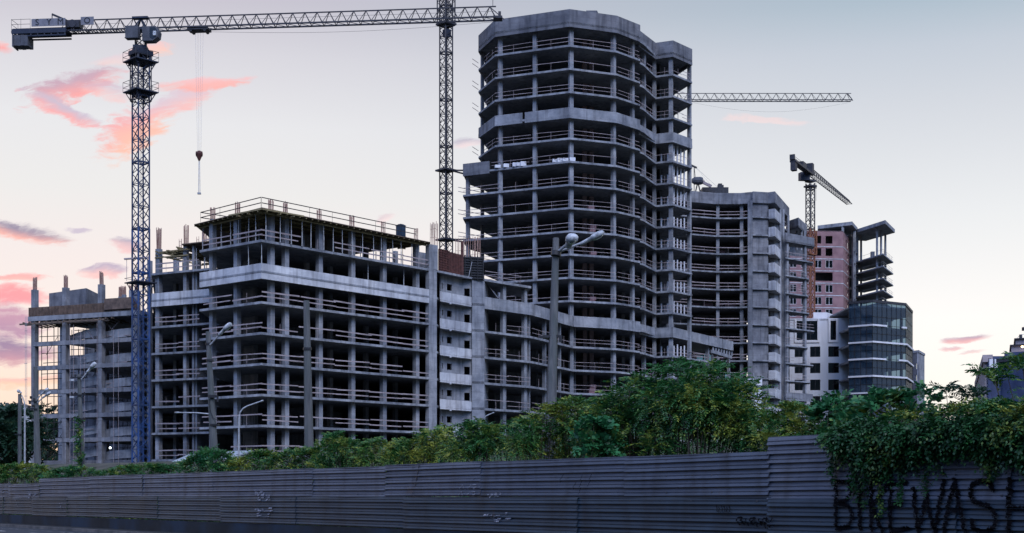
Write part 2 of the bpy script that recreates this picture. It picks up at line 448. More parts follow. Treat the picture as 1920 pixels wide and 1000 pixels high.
# ============================================================ central block with the formwork deck
def central_block():
    C, A, B = G(374, 149.1), G(490, 142.5), G(819, 162.9)
    B2, B3 = G(885, 168.7), G(908, 169.4)
    root = thing('concrete_frame_block', (A[0], A[1], 1.9), 'nearest unfinished concrete frame block, with a formwork deck on props over its top floor', 'building')
    W0, W1 = G(284, 165.5), G(394, 161.2)
    left = (W1[0] + 1.0, W1[1] + .8)
    poly = [C, A, B, (B[0] + .4, B[1] + 2.3), (B2[0] - .3, B2[1] + 2.4), B2, B3, (-2.0, 186), (-26, 196), (-36, 176), left]
    wing = [W0, W1, left, (-37.5, 182), (-49.2, 183.5)]
    front = [C, A, B]
    wfront = [W0, W1]
    floors = {}
    for k in range(0, 8):
        floors[k] = slab(root, poly, zk(k))
        ws = slab(root, wing, zk(k) - .012, .25)
        if k not in (6,):
            rails([lerp2(C, A, .03), A], zk(k), floors[k], TIMBER)
            rails([A, lerp2(A, B, .985)], zk(k), floors[k], TIMBER)
            rails([lerp2(W0, W1, .05), lerp2(W0, W1, .82)], zk(k), ws, TIMBER, bay=3.6, miss=.22)
    for nm, p in (('edge_beam', front), ('edge_beam', wfront)):
        band(p, 21.92, 22.62, .3).build('edge_beam', CON_L, root)
        band(p, 22.62, 23.58, .2, out=-.02).build('parapet', CON_L, root)
    # columns: front row set back from the slab edge, second row deeper
    row1 = offset_path(front, 1.15)
    row2 = offset_path(front, 6.8)
    top = 29.1
    cols = []
    for px in (399, 445, 508, 535, 598.5, 659.5, 718.5, 780):
        p, a = hit(row1, px)
        col(root, p, a, 1.0, top, .58); cols.append(p)
    for px in (478, 575, 619, 686, 741):
        p, a = hit(row2, px); col(root, p, a, 1.0, top, .5)
        if px in (575, 619): cols.append(p)
    wr1 = offset_path(wfront, .9)
    for px, w in ((298, .62), (349, .5), (363.5, .3)):
        p, a = hit(wr1, px); col(root, p, a, 1.0, 29.2, w)
    for px in (281, 330, 372):
        p, a = hit(offset_path(wfront, 7), px); col(root, p, a, 1.0, 29.2, .5)
    # stair core and inner walls
    cp = offset_path(front, 17)
    band([lerp2(cp[0], cp[1], .1), cp[1], lerp2(cp[1], cp[2], .98)], 1.0, zk(7) - .2, .25).build('core_wall', CON, root)
    wc = offset_path(wfront, 13)
    band(wc, 1.0, zk(7) - .2, .25).build('core_wall', CON, root)
    wp = hit(wr1, 366)[0]
    band([wp, (wp[0] + 2.5, wp[1] + 7.5)][::-1], 1.0, zk(7), .25).build('inner_wall', CON, root)
    band([hit(row2, 455)[0], hit(row2, 478)[0]], 1.0, zk(7) - .2, .25).build('inner_wall', CON, root)
    band([(-35.2, 177), (-26.2, 194.5), (-2.4, 185)], 1.0, zk(7) - .2, .25).build('rear_wall', CON, root)
    band([(-51.3, 183.4), (-36.0, 181.0)], 1.0, zk(6) - .2, .25).build('rear_wall', CON, root)
    band([lerp2(cp[1], cp[2], .12), lerp2(cp[1], cp[2], .56)], zk(7), 29.1, .25).build('core_wall', CON, root)
    band([lerp2(cp[1], cp[2], .68), lerp2(cp[1], cp[2], .8)], zk(7), 29.1, .25).build('core_wall', CON, root)
    band([(cp[1][0] - 1.5, cp[1][1] + 4), (cp[1][0] + 1.5, cp[1][1] + 1.5)], zk(7), 29.1, .25).build('core_wall', CON, root)
    # pier at the right end of the long front, recess with balconies, next pier
    P0 = hit(front, 804.5)[0]
    band([P0, B], 1.0, 29.0, .6, out=.004).build('pier', CON, root)
    ua = math.atan2(B2[1] - B[1], B2[0] - B[0])
    Q0 = (B[0] + .35, B[1] + 2.2); Q1 = hit([(Q0[0], Q0[1]), (Q0[0] + 10 * math.cos(ua), Q0[1] + 10 * math.sin(ua))], 866.5)[0]
    Q2 = (B2[0] - .05, B2[1] + .35)
    L = math.hypot(Q1[0] - Q0[0], Q1[1] - Q0[1])

    def s_of(px): 
        h = hit([Q0, Q1], px)[0]; return math.hypot(h[0] - Q0[0], h[1] - Q0[1])
    ops, ops2 = [], []
    L2 = math.hypot(Q2[0] - Q1[0], Q2[1] - Q1[1])
    for k in range(0, 8):
        z = zk(k)
        ops += [(s_of(824), s_of(831), z + 1.35, z + 2.05), (s_of(838), s_of(847.5), z + 1.3, z + 2.1)]
        ops2 += [(L2 * .22, L2 * .8, z + .9, z + 1.9)]
    wall_open(Q0, Q1, 1.0, zk(7) - .27, ops, .2).build('recess_wall', CON, root)
    wall_open(Q1, Q2, 1.0, zk(7) - .27, ops2, .2).build('recess_wall', CON, root)
    bl, br = lerp2(B, B2, .09), lerp2(B, B2, .985)
    bback = [(br[0], br[1] + 1.6), (bl[0] + .2, bl[1] + 2.0)]
    for k in range(0, 7):
        z = zk(k) - .45
        mb = MB(); mb.prism([bl, br] + bback, z, z + .2)
        b = mb.build('balcony', CON_L, root)
        band([(bl[0] + .3, bl[1] + 1.5), bl, br], z + .2, z + 1.22, .13, out=.02).build('balcony_parapet', CON_L, b)
        mb = MB(); s = lerp2(bl, br, .33); mb.box((s[0] + .0, s[1] - .1, z - .08), (.22, .22, .16)); mb.build('drain_spout', CON_L, b)
    mb = MB(); mb.prism([B, (B2[0] + .1, B2[1] - .05), (B2[0], B2[1] + 2), (B[0], B[1] + 2.2)], zk(7) - .26, zk(7) - .01); mb.build('canopy_slab', CON, root)
    mb = MB(); mb.prism([B2, B3, (B3[0] + .4, B3[1] + 6), (B2[0] + .3, B2[1] + 6)], 1.0, 25.75); mb.build('pier', CON, root)
    mb = MB()
    for k in range(0, 7):
        mb.prism(offset_path([B2, B3], -.012) + offset_path([B2, B3], .05)[::-1], zk(k) + .02, zk(k) + .07)
    mb.build('pour_joint', CON_D, root)
    # formwork on the roof at that end
    f0, f1 = (B[0] + .25, B[1] + .4), G(868, 168.2)
    wm = band([f0, f1], zk(7), 28.75, .12)
    w = wm.build('wall_formwork', RUSTF, root)
    mb = MB()
    for i in range(15):
        p = lerp2(f0, f1, (i + .5) / 15); mb.beam((p[0], p[1] - .09, zk(7) + .02), (p[0], p[1] - .09, 28.8), .09, .1)
    for i in range(9):
        z = zk(7) + .25 + i * .3
        mb.beam((f0[0], f0[1] - .16, z), (lerp2(f0, f1, .42)[0], lerp2(f0, f1, .42)[1] - .16, z), .05, .07)
    mb.build('formwork_rib', RUSTF, w)
    g0, g1 = G(867, 168.4), G(907, 169)
    mb = band([g0, g1], 25.76, 28.7, .15)
    w = mb.build('wall_formwork', STEEL_D, root); w['label'] = 'dark steel formwork panel above the pier'
    mb = MB()
    for i in range(9):
        z = 25.95 + i * .32; mb.beam((g0[0], g0[1] - .1, z), (g1[0], g1[1] - .1, z), .12, .09)
    for s in (.12, .4, .72, .97):
        p = lerp2(g0, g1, s); mb.beam((p[0], p[1] - .16, 25.8), (p[0], p[1] - .16, 28.85), .1)
    mb.build('formwork_rib', BLACKMETAL, w)
    mb = MB(); p0, p1 = lerp2(g0, g1, .28), lerp2(g0, g1, .45)
    mb.beam((p0[0], p0[1] - .3, 25.9), (p1[0], p1[1] - .35, 28.0), .07); mb.build('brace', STEEL_G, w)
    mb = MB(); p = G(866.5, 167.9); mb.beam((p[0], p[1], zk(7)), (p[0], p[1], 30.5), .3); mb.build('formwork_post', RUSTF, root)
    h0, h1 = G(805.5, 162.0), G(821, 163.2)
    band([h0, h1], 29.0, 29.0 + .02, .5)
    mb = band([G(804.5, 161.9), G(821, 162.95)], zk(7), 29.1, .4); mb.build('wall_stub', CON, root)
    mb = band([G(784, 164.5), G(806, 165.8)], zk(7), 28.6, .3); mb.build('wall_stub', CON, root)
    for px in (808, 812, 816, 819): rebar(root, G(px, 163.3), 29.1, 32.2 - random.uniform(0, .4), .18, 2)
    for px in (856, 862, 872, 880, 888, 893, 898): rebar(root, G(px, 171.5), zk(7), 32.0 - random.uniform(0, .5), .25, 2)
    # formwork deck over the top floor
    dz = 29.28
    D0, D1, D2 = G(364, 150.5), G(491, 141.3), G(807, 161.6)
    din = offset_path([D0, D1, D2], 17)
    din[0] = (-36, 171)
    dk = MB(); dk.prism([D0, D1, D2] + din[::-1], dz - .08, dz)
    deck = dk.build('formwork_deck', PLY, root)
    mb = MB()
    for a, b in ((D0, D1), (D1, D2)):
        n = int(math.hypot(b[0] - a[0], b[1] - a[1]) / .9)
        o0 = offset_path([a, b], .05); o1 = offset_path([a, b], 5.5)
        for i in range(n + 1):
            p, q = lerp2(*o0, i / n), lerp2(*o1, i / n)
            mb.beam((p[0], p[1], dz - .17), (q[0], q[1], dz - .17), .1, .16)
        for d in (.7, 2.4, 4.2):
            o = offset_path([a, b], d)
            mb.beam((*o[0], dz - .34), (*o[1], dz - .34), .1, .17)
    mb.build('deck_joists', TIMBER_Y, deck)
    # slim props under the deck
    for d, step, lim in ((.75, 1.55, 40), (3.2, 2.1, 26)):
        for a, b in zip(offset_path([D0, D1, D2], d)[:-1], offset_path([D0, D1, D2], d)[1:]):
            n = int(math.hypot(b[0] - a[0], b[1] - a[1]) / step)
            for i in range(n):
                prop(root, lerp2(a, b, (i + .35 + random.uniform(-.15, .15)) / n), zk(7), dz - .42)
    for px in (466, 490.5): prop(root, hit(offset_path(front, .35), px)[0], zk(6), zk(7) - .27)
    for px in (690, 757): prop(root, hit(offset_path(front, .9), px)[0], zk(6), zk(7) - .27)
    # railing of black boards around the deck
    for path in ([G(376, 149.4), G(489.3, 141.5)], [G(490.6, 141.5), G(780, 159.3)]):
        mb = MB(); a, b = path
        for h in (.52, 1.1):
            mb.beam((*a, dz + h), (*b, dz + h), .05, .09)
        n = int(math.hypot(b[0] - a[0], b[1] - a[1]) / 3)
        for i in range(n + 1):
            p = lerp2(a, b, i / n); mb.beam((*p, dz), (*p, dz + 1.15), .03)
        mb.build('deck_railing', BLACKMETAL, root)
    mb = MB(); a = G(376.5, 149.4); b = (a[0] + 3.4, a[1] + 3.2)
    for h in (.52, 1.1): mb.beam((*a, dz + h), (*b, dz + h), .05, .09)
    mb.build('deck_railing', BLACKMETAL, root)
    for p in cols: 
        col(root, p, .76, dz, dz + .35, .46, name='column_stub'); rebar(root, p, dz + .35, dz + 1.75, .4, 3, r=.035)
    # wing roof: loose yellow formwork timbers on props
    wd = offset_path(wfront, .2)
    deckw = MB(); deckw.prism([lerp2(*wd, .5), lerp2(*wd, 1.02), (W1[0] + 1.5, W1[1] + 7), (W1[0] - 4, W1[1] + 8.5)], 29.3, 29.42)
    deckw.build('formwork_deck', PLY, root)
    mb = MB()
    rw = random.Random(3)
    for i in range(22):
        d = rw.uniform(.2, 8); a, b = offset_path([lerp2(W0, W1, .0), lerp2(W0, W1, .62)], d)
        z = 28.9 - .28 * (i % 4) + rw.uniform(-.08, .08)
        s0, s1 = rw.uniform(0, .25), rw.uniform(.75, 1.0)
        p, q = lerp2(a, b, s0), lerp2(a, b, s1); mb.beam((*p, z), (*q, z + rw.uniform(-.1, .1)), .1, .15)
    for i in range(14):
        s = rw.uniform(.05, .6); p = lerp2(W0, W1, s); z = 28.6 + rw.uniform(-.3, .5)
        mb.beam((p[0], p[1] + .2, z), (p[0] + 3.6, p[1] + 7.5, z + .05), .1, .15)
    mb.build('formwork_timbers', TIMBER_Y, root)
    for i in range(10):
        s = rw.uniform(.03, .9); d = rw.uniform(.6, 6)
        prop(root, lerp2(*offset_path(wfront, d), s), zk(7), 28.8)
    for px in (298, 349, 383): 
        p = hit(wr1, px)[0]; rebar(root, p, 29.2, 31.9 if px != 383 else 31.2, .42, 3, r=.04)
    for px in (338, 371, 388): rebar(root, hit(offset_path(wfront, 3), px)[0], 29.3, 30.8, .25, 2)
    return root, dz


CB, DECKZ = central_block()


def toilet():
    p = (G(751.5, 158.6)[0], 158.6)
    z = DECKZ
    root = thing('portable_toilet', (*p, z), 'small blue portable toilet standing on the edge of the formwork deck', 'toilet')
    a = .85
    blue = mat_noise('blue_plastic', (.012, .03, .055), (.025, .05, .085), 2, rough=.6)
    mb = MB(); mb.box((p[0], p[1], z + .72), (.82, .82, 1.3), a); mb.box((p[0], p[1], z + .05), (.95, .95, .08), a); mb.build('cabin', blue, root)
    mb = MB()
    for i, (w, zz) in enumerate(((.9, 1.37), (.74, 1.45), (.5, 1.52))): mb.box((p[0], p[1], z + zz), (w, w, .08), a)
    mb.build('roof', blue, root)
    mb = MB(); mb.box((p[0] + .43 * math.sin(a), p[1] - .43 * math.cos(a), z + .68), (.6, .05, 1.1), a); mb.build('door', mat_noise('blue_door', (.02, .04, .075), (.03, .06, .10), 2), root)


toilet()


# ============================================================ the tall tower on its long podium
def tower():
    rails = lambda *a, **k: globals()['rails'](*a, **{'w': .062, 'hs': (.5, 1.05), **k})
    P0, P1, P2, P3, P4 = G(897, 200.7), G(928, 193.9), G(1068, 189.5), G(1157, 192.2), G(1200.5, 196.1)
    P4b, P5, P6, P7 = G(1193, 197.3), G(1229.5, 204.0), G(1262, 202.9), G(1298, 207.0)
    P8, P9 = G(1238, 218.0), G(916, 209.0)
    L0 = G(868, 196.7)
    K0, K1, K2, K3 = G(908.3, 169.8), G(996, 176.3), G(1024, 180.7), G(1074.5, 189.2)
    K9, K8 = G(1375, 223.5), G(1330, 212.0)
    root = thing('apartment_tower', (P2[0], P2[1], 1.9), 'tall unfinished concrete tower with curved open floors above a long low podium', 'building')
    backs = [(G(1225, 230)), (G(960, 226))]
    step = .45
    mid_in = (P4b[0] + .2, P4b[1] + 2.5)
    upper_front = [P0, P1, P2, P3, P4]
    right_front = [P4b, P5, P6, P7]
    up_poly = [P0, P1, P2, P3, P4, (P4[0] + .05, P4[1] + 1.25)] + [(P4b[0] + 1.2, P4b[1] + 1.0), P5, P6, P7, P8] + backs + [P9]
    LB = [G(876, 203), G(906, 207)]
    low_poly = [L0, P2, P3, P4, (P4[0] + .05, P4[1] + 1.25), (P4b[0] + 1.2, P4b[1] + 1.0), P5, P6, P7, P8] + backs + [G(936, 214)] + LB[::-1]
    pod_front = [K0, K1, K2, K3, P3, P4]
    pod_poly = [K0, K1, K2, K3, P3, P4, (P4[0] + .05, P4[1] + 1.25), (P4b[0] + 1.2, P4b[1] + 1.0), P5, P6, K8, (K8[0] - 3, 226), G(1225, 231), G(960, 227), G(925, 200)]
    roof_pod = pod_poly[:10] + [K9, (K9[0] - 3, K9[1] + 7), (K8[0] - 3, 226)] + pod_poly[12:]
    for k in range(0, 20):
        if k <= 5: poly = pod_poly
        elif k == 6: poly = roof_pod
        elif k <= 13: poly = low_poly
        else: poly = up_poly
        lab = None
        s = slab(root, poly, zk(k), .28 if k < 19 else .4)
        if k in (6, 15, 19): continue
        z = zk(k)
        if k <= 5:
            rails([K0, K1], z, s, TIMBER, miss=.12); rails([lerp2(K1, K2, .1), K2, lerp2(K2, K3, .9)], z, s, TIMBER, miss=.25)
            rails([K3, P3], z, s, TIMBER, bay=6, miss=.08); rails([P3, P4], z, s, TIMBER)
            rails([P6, lerp2(P6, K8, .97)], z, s, TIMBER, miss=.1)
        elif k <= 13:
            rails([L0 if k < 13 else lerp2(L0, P2, .27), P2], z, s, TIMBER, bay=6.2, miss=.14)
            rails([P2, P3], z, s, TIMBER, bay=6.7, miss=.1); rails([lerp2(P3, P4, .05), P4], z, s, TIMBER, miss=.1)
        else:
            rails([lerp2(P0, P1, .3), lerp2(P0, P1, .97)], z, s, TIMBER, bay=3, miss=.2); rails([P1, P2], z, s, TIMBER, bay=6.2, miss=.12)
            rails([P2, P3], z, s, TIMBER, bay=6.7, miss=.1); rails([lerp2(P3, P4, .05), P4], z, s, TIMBER, miss=.1)
        rails([lerp2(P4b, P5, .1), P5], z, s, TIMBER, bay=4, miss=.1)
        if k > 6 or k <= 5:
            rails([P5, P6], z, s, TIMBER, bay=3, miss=.25)
            if k > 6: rails([lerp2(P6, P7, .05), P7], z, s, TIMBER, bay=3, miss=.15)
    # parapet bands
    def bnd(path, k, h0=-.5, h1=1.0, mat=CON):
        band(path, zk(k) + h0 - .02, zk(k) + .08, .3, out=.012).build('edge_beam', mat, root)
        band(path, zk(k) + .08, zk(k) + h1, .2, out=-.01).build('parapet', mat, root)
    gap0, gap1 = lerp2(P1, P2, .37), lerp2(P1, P2, .405)
    bnd([P0, P1, gap0], 15); bnd([gap1, P2, P3, P4], 15); bnd([lerp2(P4b, P5, .12), P5, P6, P7], 15)
    for path in ([P9, P0, P1, P2, P3, P4], [lerp2(P4b, P5, .12), P5, P6, P7, P8]):
        band(path, 64.95, 65.35, .35, out=.02).build('edge_beam', CON_D, root)
        band(path, 65.35, 67.45, .25).build('parapet', CON_D, root)
    bnd([K0, K1], 6); bnd([lerp2(K1, K2, .01), K2, K3], 6); bnd([lerp2(K3, P3, .01), P3, P4], 6); bnd([lerp2(P4b, P5, .12), P5, P6, K9], 6)
    band([L0, lerp2(L0, P2, .255)], zk(13) - .55, zk(13) + 1.25, .25, out=.015).build('parapet', CON_D, root)
    mb = MB(); a, b = G(1099, 197), G(1119.5, 197); c = G(1135, 205); mb.prism([a, b, c, G(1099, 207)], 67.0, 69.9); mb.build('stair_head', CON_D, root)
    # columns
    rowU = offset_path(upper_front, 1.0); rowR = offset_path([lerp2(P4b, P5, .05), P5, P6, P7], .75)
    rowL = offset_path([L0, P2], 1.0)
    for px, w in ((904.5, .45), (938, .56), (1003.5, .56), (1070.5, .58), (1150, .56), (1185.5, .5)):
        p, a = hit(rowU, px); col(root, p, a, 1.0, 65.3, w)
    for px, w in ((1207, .52), (1227, .5), (1258, .55), (1292.5, .5)):
        p, a = hit(rowR, px); col(root, p, a, 1.0, 65.3, w)
    for px, w in ((877.5, .5),):
        p, a = hit(rowL, px); col(root, p, a, 1.0, zk(13) - .2, w)
    rowK = offset_path([K0, K1, K2, K3], .9)
    for px, w, zt in ((943.5, .55, zk(7)), (983, .55, zk(7)), (991.5, .3, zk(6)), (1020.5, .45, zk(6)), (1049, .35, zk(6)), (1076.5, .35, zk(6))):
        p, a = hit(rowK, px); col(root, p, a, 1.0, zt - .2, w)
    for px, w in ((1326, .55), (1335, .3), (1366, .4)):
        p, a = hit(offset_path([P6, K9], 1.0), px); col(root, p, a, 1.0, zk(6) - .3, w)
    # roof slab on the near end of the podium with its rails
    s = slab(root, [K0, lerp2(K0, K1, 1.0), (K1[0] - 1, K1[1] + 9), (K0[0] + 1, K0[1] + 9)], zk(7) + .0, .3)
    rails([K0, lerp2(K0, K1, .8)], zk(7), s, TIMBER, miss=.05); rails([lerp2(K0, K1, .8), (K1[0] - 1.5, K1[1] + 5)], zk(7), s, TIMBER, miss=0)
    # inner columns and core
    for px, Z, w in ((1096, 196.4, .6), (1108.5, 196.8, .62)):
        col(root, G(px, Z), .2, 1.0, 65.2, w, mat=PINKBLOCK, name='masonry_pier')
    for px, Z, w in ((1128, 204, .7), (968, 202, .5), (993, 201, .5), (1040, 200, .5), (1168, 203, .5)):
        p = G(px, Z); col(root, p, .2, 1.0, 65.2, w)
    core = [G(931, 212.5), G(1000, 208.5), G(1066, 206.5), G(1150, 209), G(1212, 216), G(1264, 215.5)]
    band(core, 1.0, 65.2, .3).build('core_wall', CON, root)
    band([G(1240, 207.5), G(1240, 215)], 1.0, 65.2, .25).build('inner_wall', CON, root)
    band([G(920, 188), G(985, 192), G(1060, 203)], 1.0, zk(6) - .2, .25).build('core_wall', CON, root)
    # slim props and partitions at the right end, and scaffold tubes seen against the sky
    for k in range(1, 19):
        if k in (6,): continue
        if k >= 15:
            q = [lerp2(P6, P7, s) for s in (.35, .6, .8)]
            mb = MB()
            for p in q:
                mb.beam((p[0] - 1.3, p[1] + 2.6, zk(k)), (p[0] - 1.3, p[1] + 2.6, zk(k + 1) - .3), .07)
            for h in (1.0, 2.0):
                mb.beam((q[0][0] - 1.3, q[0][1] + 2.6, zk(k) + h), (q[2][0] - 1.3, q[2][1] + 2.6, zk(k) + h), .06)
            mb.build('scaffold_frame', STEEL_D, root)
        else:
            mb = MB()
            hh = 1.9 if k < 12 else 3.0
            for s in (.22, .4, .58, .76):
                p = lerp2(P6, P7, s); mb.beam((p[0] - .4, p[1] + 1.2, zk(k)), (p[0] - .4, p[1] + 1.2, zk(k) + hh * random.uniform(.85, 1.05)), .2, .2)
            for s in (.3, .68, .8):
                p = lerp2(P5, P6, s); mb.beam((p[0] + .3, p[1] + 2.2, zk(k)), (p[0] + .3, p[1] + 2.2, zk(k) + 1.7), .22, .22)
            mb.build('partition_studs', WHITEWALL, root)
    # red hollow block stacks and small rubbish on the floors
    for k, px, n in ((3, 1108, 3), (9, 1110, 2), (10, 1108, 3), (11, 1106, 2), (7, 1109, 2)):
        mb = MB(); p = G(px, 193.5)
        for i in range(n): mb.box((p[0] + .1 * i, p[1] + .2, zk(k) + .25 + .5 * i), (.9, .9, .46), .3)
        mb.build('block_stack', BRICK, root)
    # bright sheeted pallets on the fourteenth floor
    mb = MB()
    for px in (933, 949, 966, 973, 981, 1041, 1050, 1060, 1073):
        p = hit(offset_path([P1, P2, P3], .55), px)[0]; mb = MB(); mb.box((p[0], p[1], zk(13) + .3), (.8, .5, random.uniform(.4, .7)), .2); mb.build('wrapped_pallet', WHITEWALL, root)
    # bracket rods at the floor ends on the left
    mb = MB()
    for k in (14, 16, 17, 18):
        for h in (.4, 1.1):
            mb.beam((P0[0], P0[1], zk(k) + h - .2), (P0[0] - .9, P0[1] - .6, zk(k) + h + .25), .06)
    for k in (11, 12, 10, 9):
        for h in (.5, 1.1): mb.beam((L0[0] - .7, L0[1] - .1, zk(k) + h), (L0[0] + 4, L0[1] + 4.8, zk(k) + h), .05, .08)
    mb.build('edge_guard', TIMBER, root)
    # canopy ribs at the podium end
    mb = MB()
    for i in range(8):
        p = lerp2(lerp2(P6, K9, .62), K9, (i + .4) / 8); mb.prism([(p[0], p[1] + .5), (p[0] + .3, p[1] + .8), (p[0] + .1, p[1] + 5), (p[0] - .2, p[1] + 5)], 21.4, 22.2)
    mb.build('canopy_ribs', CON, root)
    band([G(1336, 213.2), G(1372, 223.2)], 20.9, 21.4, .3).build('canopy_beam', CON, root)


tower()


# ============================================================ block with the column of balconies
def balcony_tower():
    Zt = 246.0
    a0, a1, a2, a3 = G(1252, 243.0), G(1343, 246.6), G(1388, 246.6), G(1411, 245.6)
    b0, b1 = G(1411, 245.2), G(1440.5, 246.0)
    c0 = G(1453, 245.2); c1 = G(1480, 260.0)
    root = thing('balcony_block', (a1[0], a1[1], 1.9), 'grey concrete block with a curved open front and one column of box balconies', 'building')
    front = [a0, a1, a2, a3]
    back = [(c1[0] + 1, c1[1] + 8), (a0[0], 272)]
    e0 = G(1441.5, 249.4); e1 = (c0[0] + .9, c0[1] + 5.0)
    poly = front + [b0, b1, (e0[0], e0[1]), e1, c1] + back
    top = 15
    for k in range(0, top):
        s = slab(root, poly, zk(k), .27)
        if k != 4: rails([lerp2(a0, a1, .02), a1, a2, lerp2(a2, a3, .6)], zk(k), s, TIMBER, bay=4.6, miss=.1)
        rails([lerp2(c0, c1, .55), c1], zk(k), s, TIMBER, bay=4, miss=.2)
    roof = front + [b0, b1, c0, c1] + back
    slab(root, roof, 52.2, .5)
    band(front + [b0, b1, c0, c1], 51.75, 52.3, .3, out=.01).build('edge_beam', CON_M, root)
    band(front + [b0, b1, c0, c1], 52.3, 53.75, .25).build('parapet', CON_M, root)
    band([lerp2(a0, a1, .1), a1, a2, a3], zk(4) - .5, zk(4) + 1.0, .2, out=.01).build('parapet', CON_M, root)
    row = offset_path(front, .9)
    for px in (1345.5, 1391):
        p, a = hit(row, px); col(root, p, a, 1.0, 52, .58)
    mb = MB(); mb.prism([G(1402, 245.8), G(1411, 245.25), (G(1411, 248)[0], 248), G(1402, 248.5)], 1.0, 52.1); mb.build('pier', CON, root)
    mb = MB(); mb.prism([G(1411.2, 245.8), G(1440.5, 246.4), G(1440.5, 248.0), G(1411.2, 248.0)], 1.0, 51.7); mb.build('shear_wall', CON_M, root)
    mb = MB()
    for k in range(0, 15): mb.beam((*G(1411.5, 245.76), zk(k) - .1), (*G(1415.5, 245.8), zk(k) - .1), .15, .2)
    mb.build('slab_nib', CON, root)
    # recess wall with the small square windows, balconies
    ops = []
    L = math.hypot(e1[0] - e0[0], e1[1] - e0[1])
    for k in range(0, 15): ops += [(.05, .5, zk(k) + 1.25, zk(k) + 2.2), (.95, 1.4, zk(k) + 1.25, zk(k) + 1.9)]
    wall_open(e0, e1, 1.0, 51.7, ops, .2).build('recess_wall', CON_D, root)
    pc = G(1464.5, 251.0)
    mb = MB(); mb.prism([(pc[0] - .3, pc[1] - .1), pc, (pc[0] + .5, pc[1] + 1.6), (pc[0] - .6, pc[1] + 1.6)], 1.0, 51.7); mb.build('pier', CON, root)
    band([e1, (pc[0] - .2, pc[1] + .3)], 1.0, 51.7, .2).build('recess_wall', CON, root)
    bl, bc, br = G(1441.0, 246.05), G(1453, 245.3), lerp2(c0, c1, .42)
    for k in range(1, 15):
        z = zk(k) - .35
        mb = MB(); mb.prism([bl, bc, br, (e1[0], e1[1] - .1), (e0[0], e0[1] - .05)], z, z + .2)
        b = mb.build('balcony', CON_L, root)
        band([bl, bc, br], z + .2, z + 1.75, .13, out=.015).build('balcony_parapet', CON_L, b)
    for px, Z in ((1467.5, 253), (1477, 258.5)):
        col(root, G(px, Z), .5, 1.0, 52, .5)
    band([G(1250, 255.0), G(1310, 256.5), G(1400, 257.5)], 1.0, 51.8, .25).build('core_wall', CON, root)
    band([G(1412, 256), G(1475, 266)], 1.0, 48.6, .25).build('core_wall', CON, root)
    # pink masonry infill and turquoise sheeting standing on the floors
    mb = MB(); mt = MB()
    rr = random.Random(5)
    for k in range(5, 14):
        for i in range(4):
            x = 1306 + i * 22 + rr.uniform(-3, 3); w = rr.uniform(.8, 2.0)
            if k >= 12 and i in (0, 3): continue
            p = G(x, 251.5 + rr.uniform(-.5, .5)); mb = MB(); mb.box((p[0], p[1], zk(k) + .65), (w, .3, 1.3)); mb.build('masonry_panel', BRICK, root)
    turq = mat_noise('turquoise_sheeting', (.16, .42, .40), (.26, .55, .52), 2, rough=.5)
    for q, k, sz in ((G(1312, 249.2), 6, (1.1, .8, 1.1)), (G(1328.5, 249), 6, (1.7, 1, 1.4)), (G(1364, 249), 5, (1.0, .8, 1.2)), (G(1352, 250), 5, (.7, .8, 1.0))):
        mb = MB(); mb.box((*q, zk(k) + sz[2] / 2), sz); mb.build('sheeted_pallet', turq, root)
    # stepped wing on the right
    w0, w1, w2 = G(1466, 258), G(1473, 251.0), G(1527, 256.5)
    wp = [w1, w2, (w2[0] + 1, w2[1] + 9), (w1[0] + 2.5, w1[1] + 12)]
    wf = [w1, lerp2(w1, w2, .5), w2]
    for k in range(0, 14):
        end = 1.0 if k in (13, 4, 8) else random.uniform(.72, .98)
        e = lerp2(w1, w2, end)
        s = slab(root, [w1, e, (e[0] + .6, e[1] + 3.5), (w1[0] + 1.5, w1[1] + 6)], zk(k) + .02, .24)
        if k not in (13, 4): rails([w1, e], zk(k), s, TIMBER, bay=3, miss=.15, w=.075, hs=(.5, .95, 1.4) if k % 3 == 1 else (.52, 1.08))
    band(wf, zk(13) - .3, zk(13) + 1.35, .25).build('parapet', CON_M, root)
    band([lerp2(w1, w2, .02), lerp2(w1, w2, .95)], zk(4) - .5, zk(4) + 1.0, .2).build('parapet', CON_M, root)
    for px in (1475, 1508.5): 
        p, a = hit(offset_path(wf, .7), px); col(root, p, a, 1.0, zk(13), .55)
    # pent roof at the top of the wing
    r0, r1, r2 = G(1478, 262), G(1497, 258.5), G(1513, 266)
    slab(root, [r0, r1, r2, (r2[0], r2[1] + 5), (r0[0], r0[1] + 8)], 50.1, .4)
    band([r0, r1, r2], 49.7, 51.6, .25).build('parapet', CON_M, root)
    for px in (1494, 1503, 1509): col(root, G(px, 262.5), 0, zk(13), 49.8, .4)
    band([G(1481, 268), G(1513, 270)], zk(13), 49.8, .25).build('core_wall', CON, root)


balcony_tower()


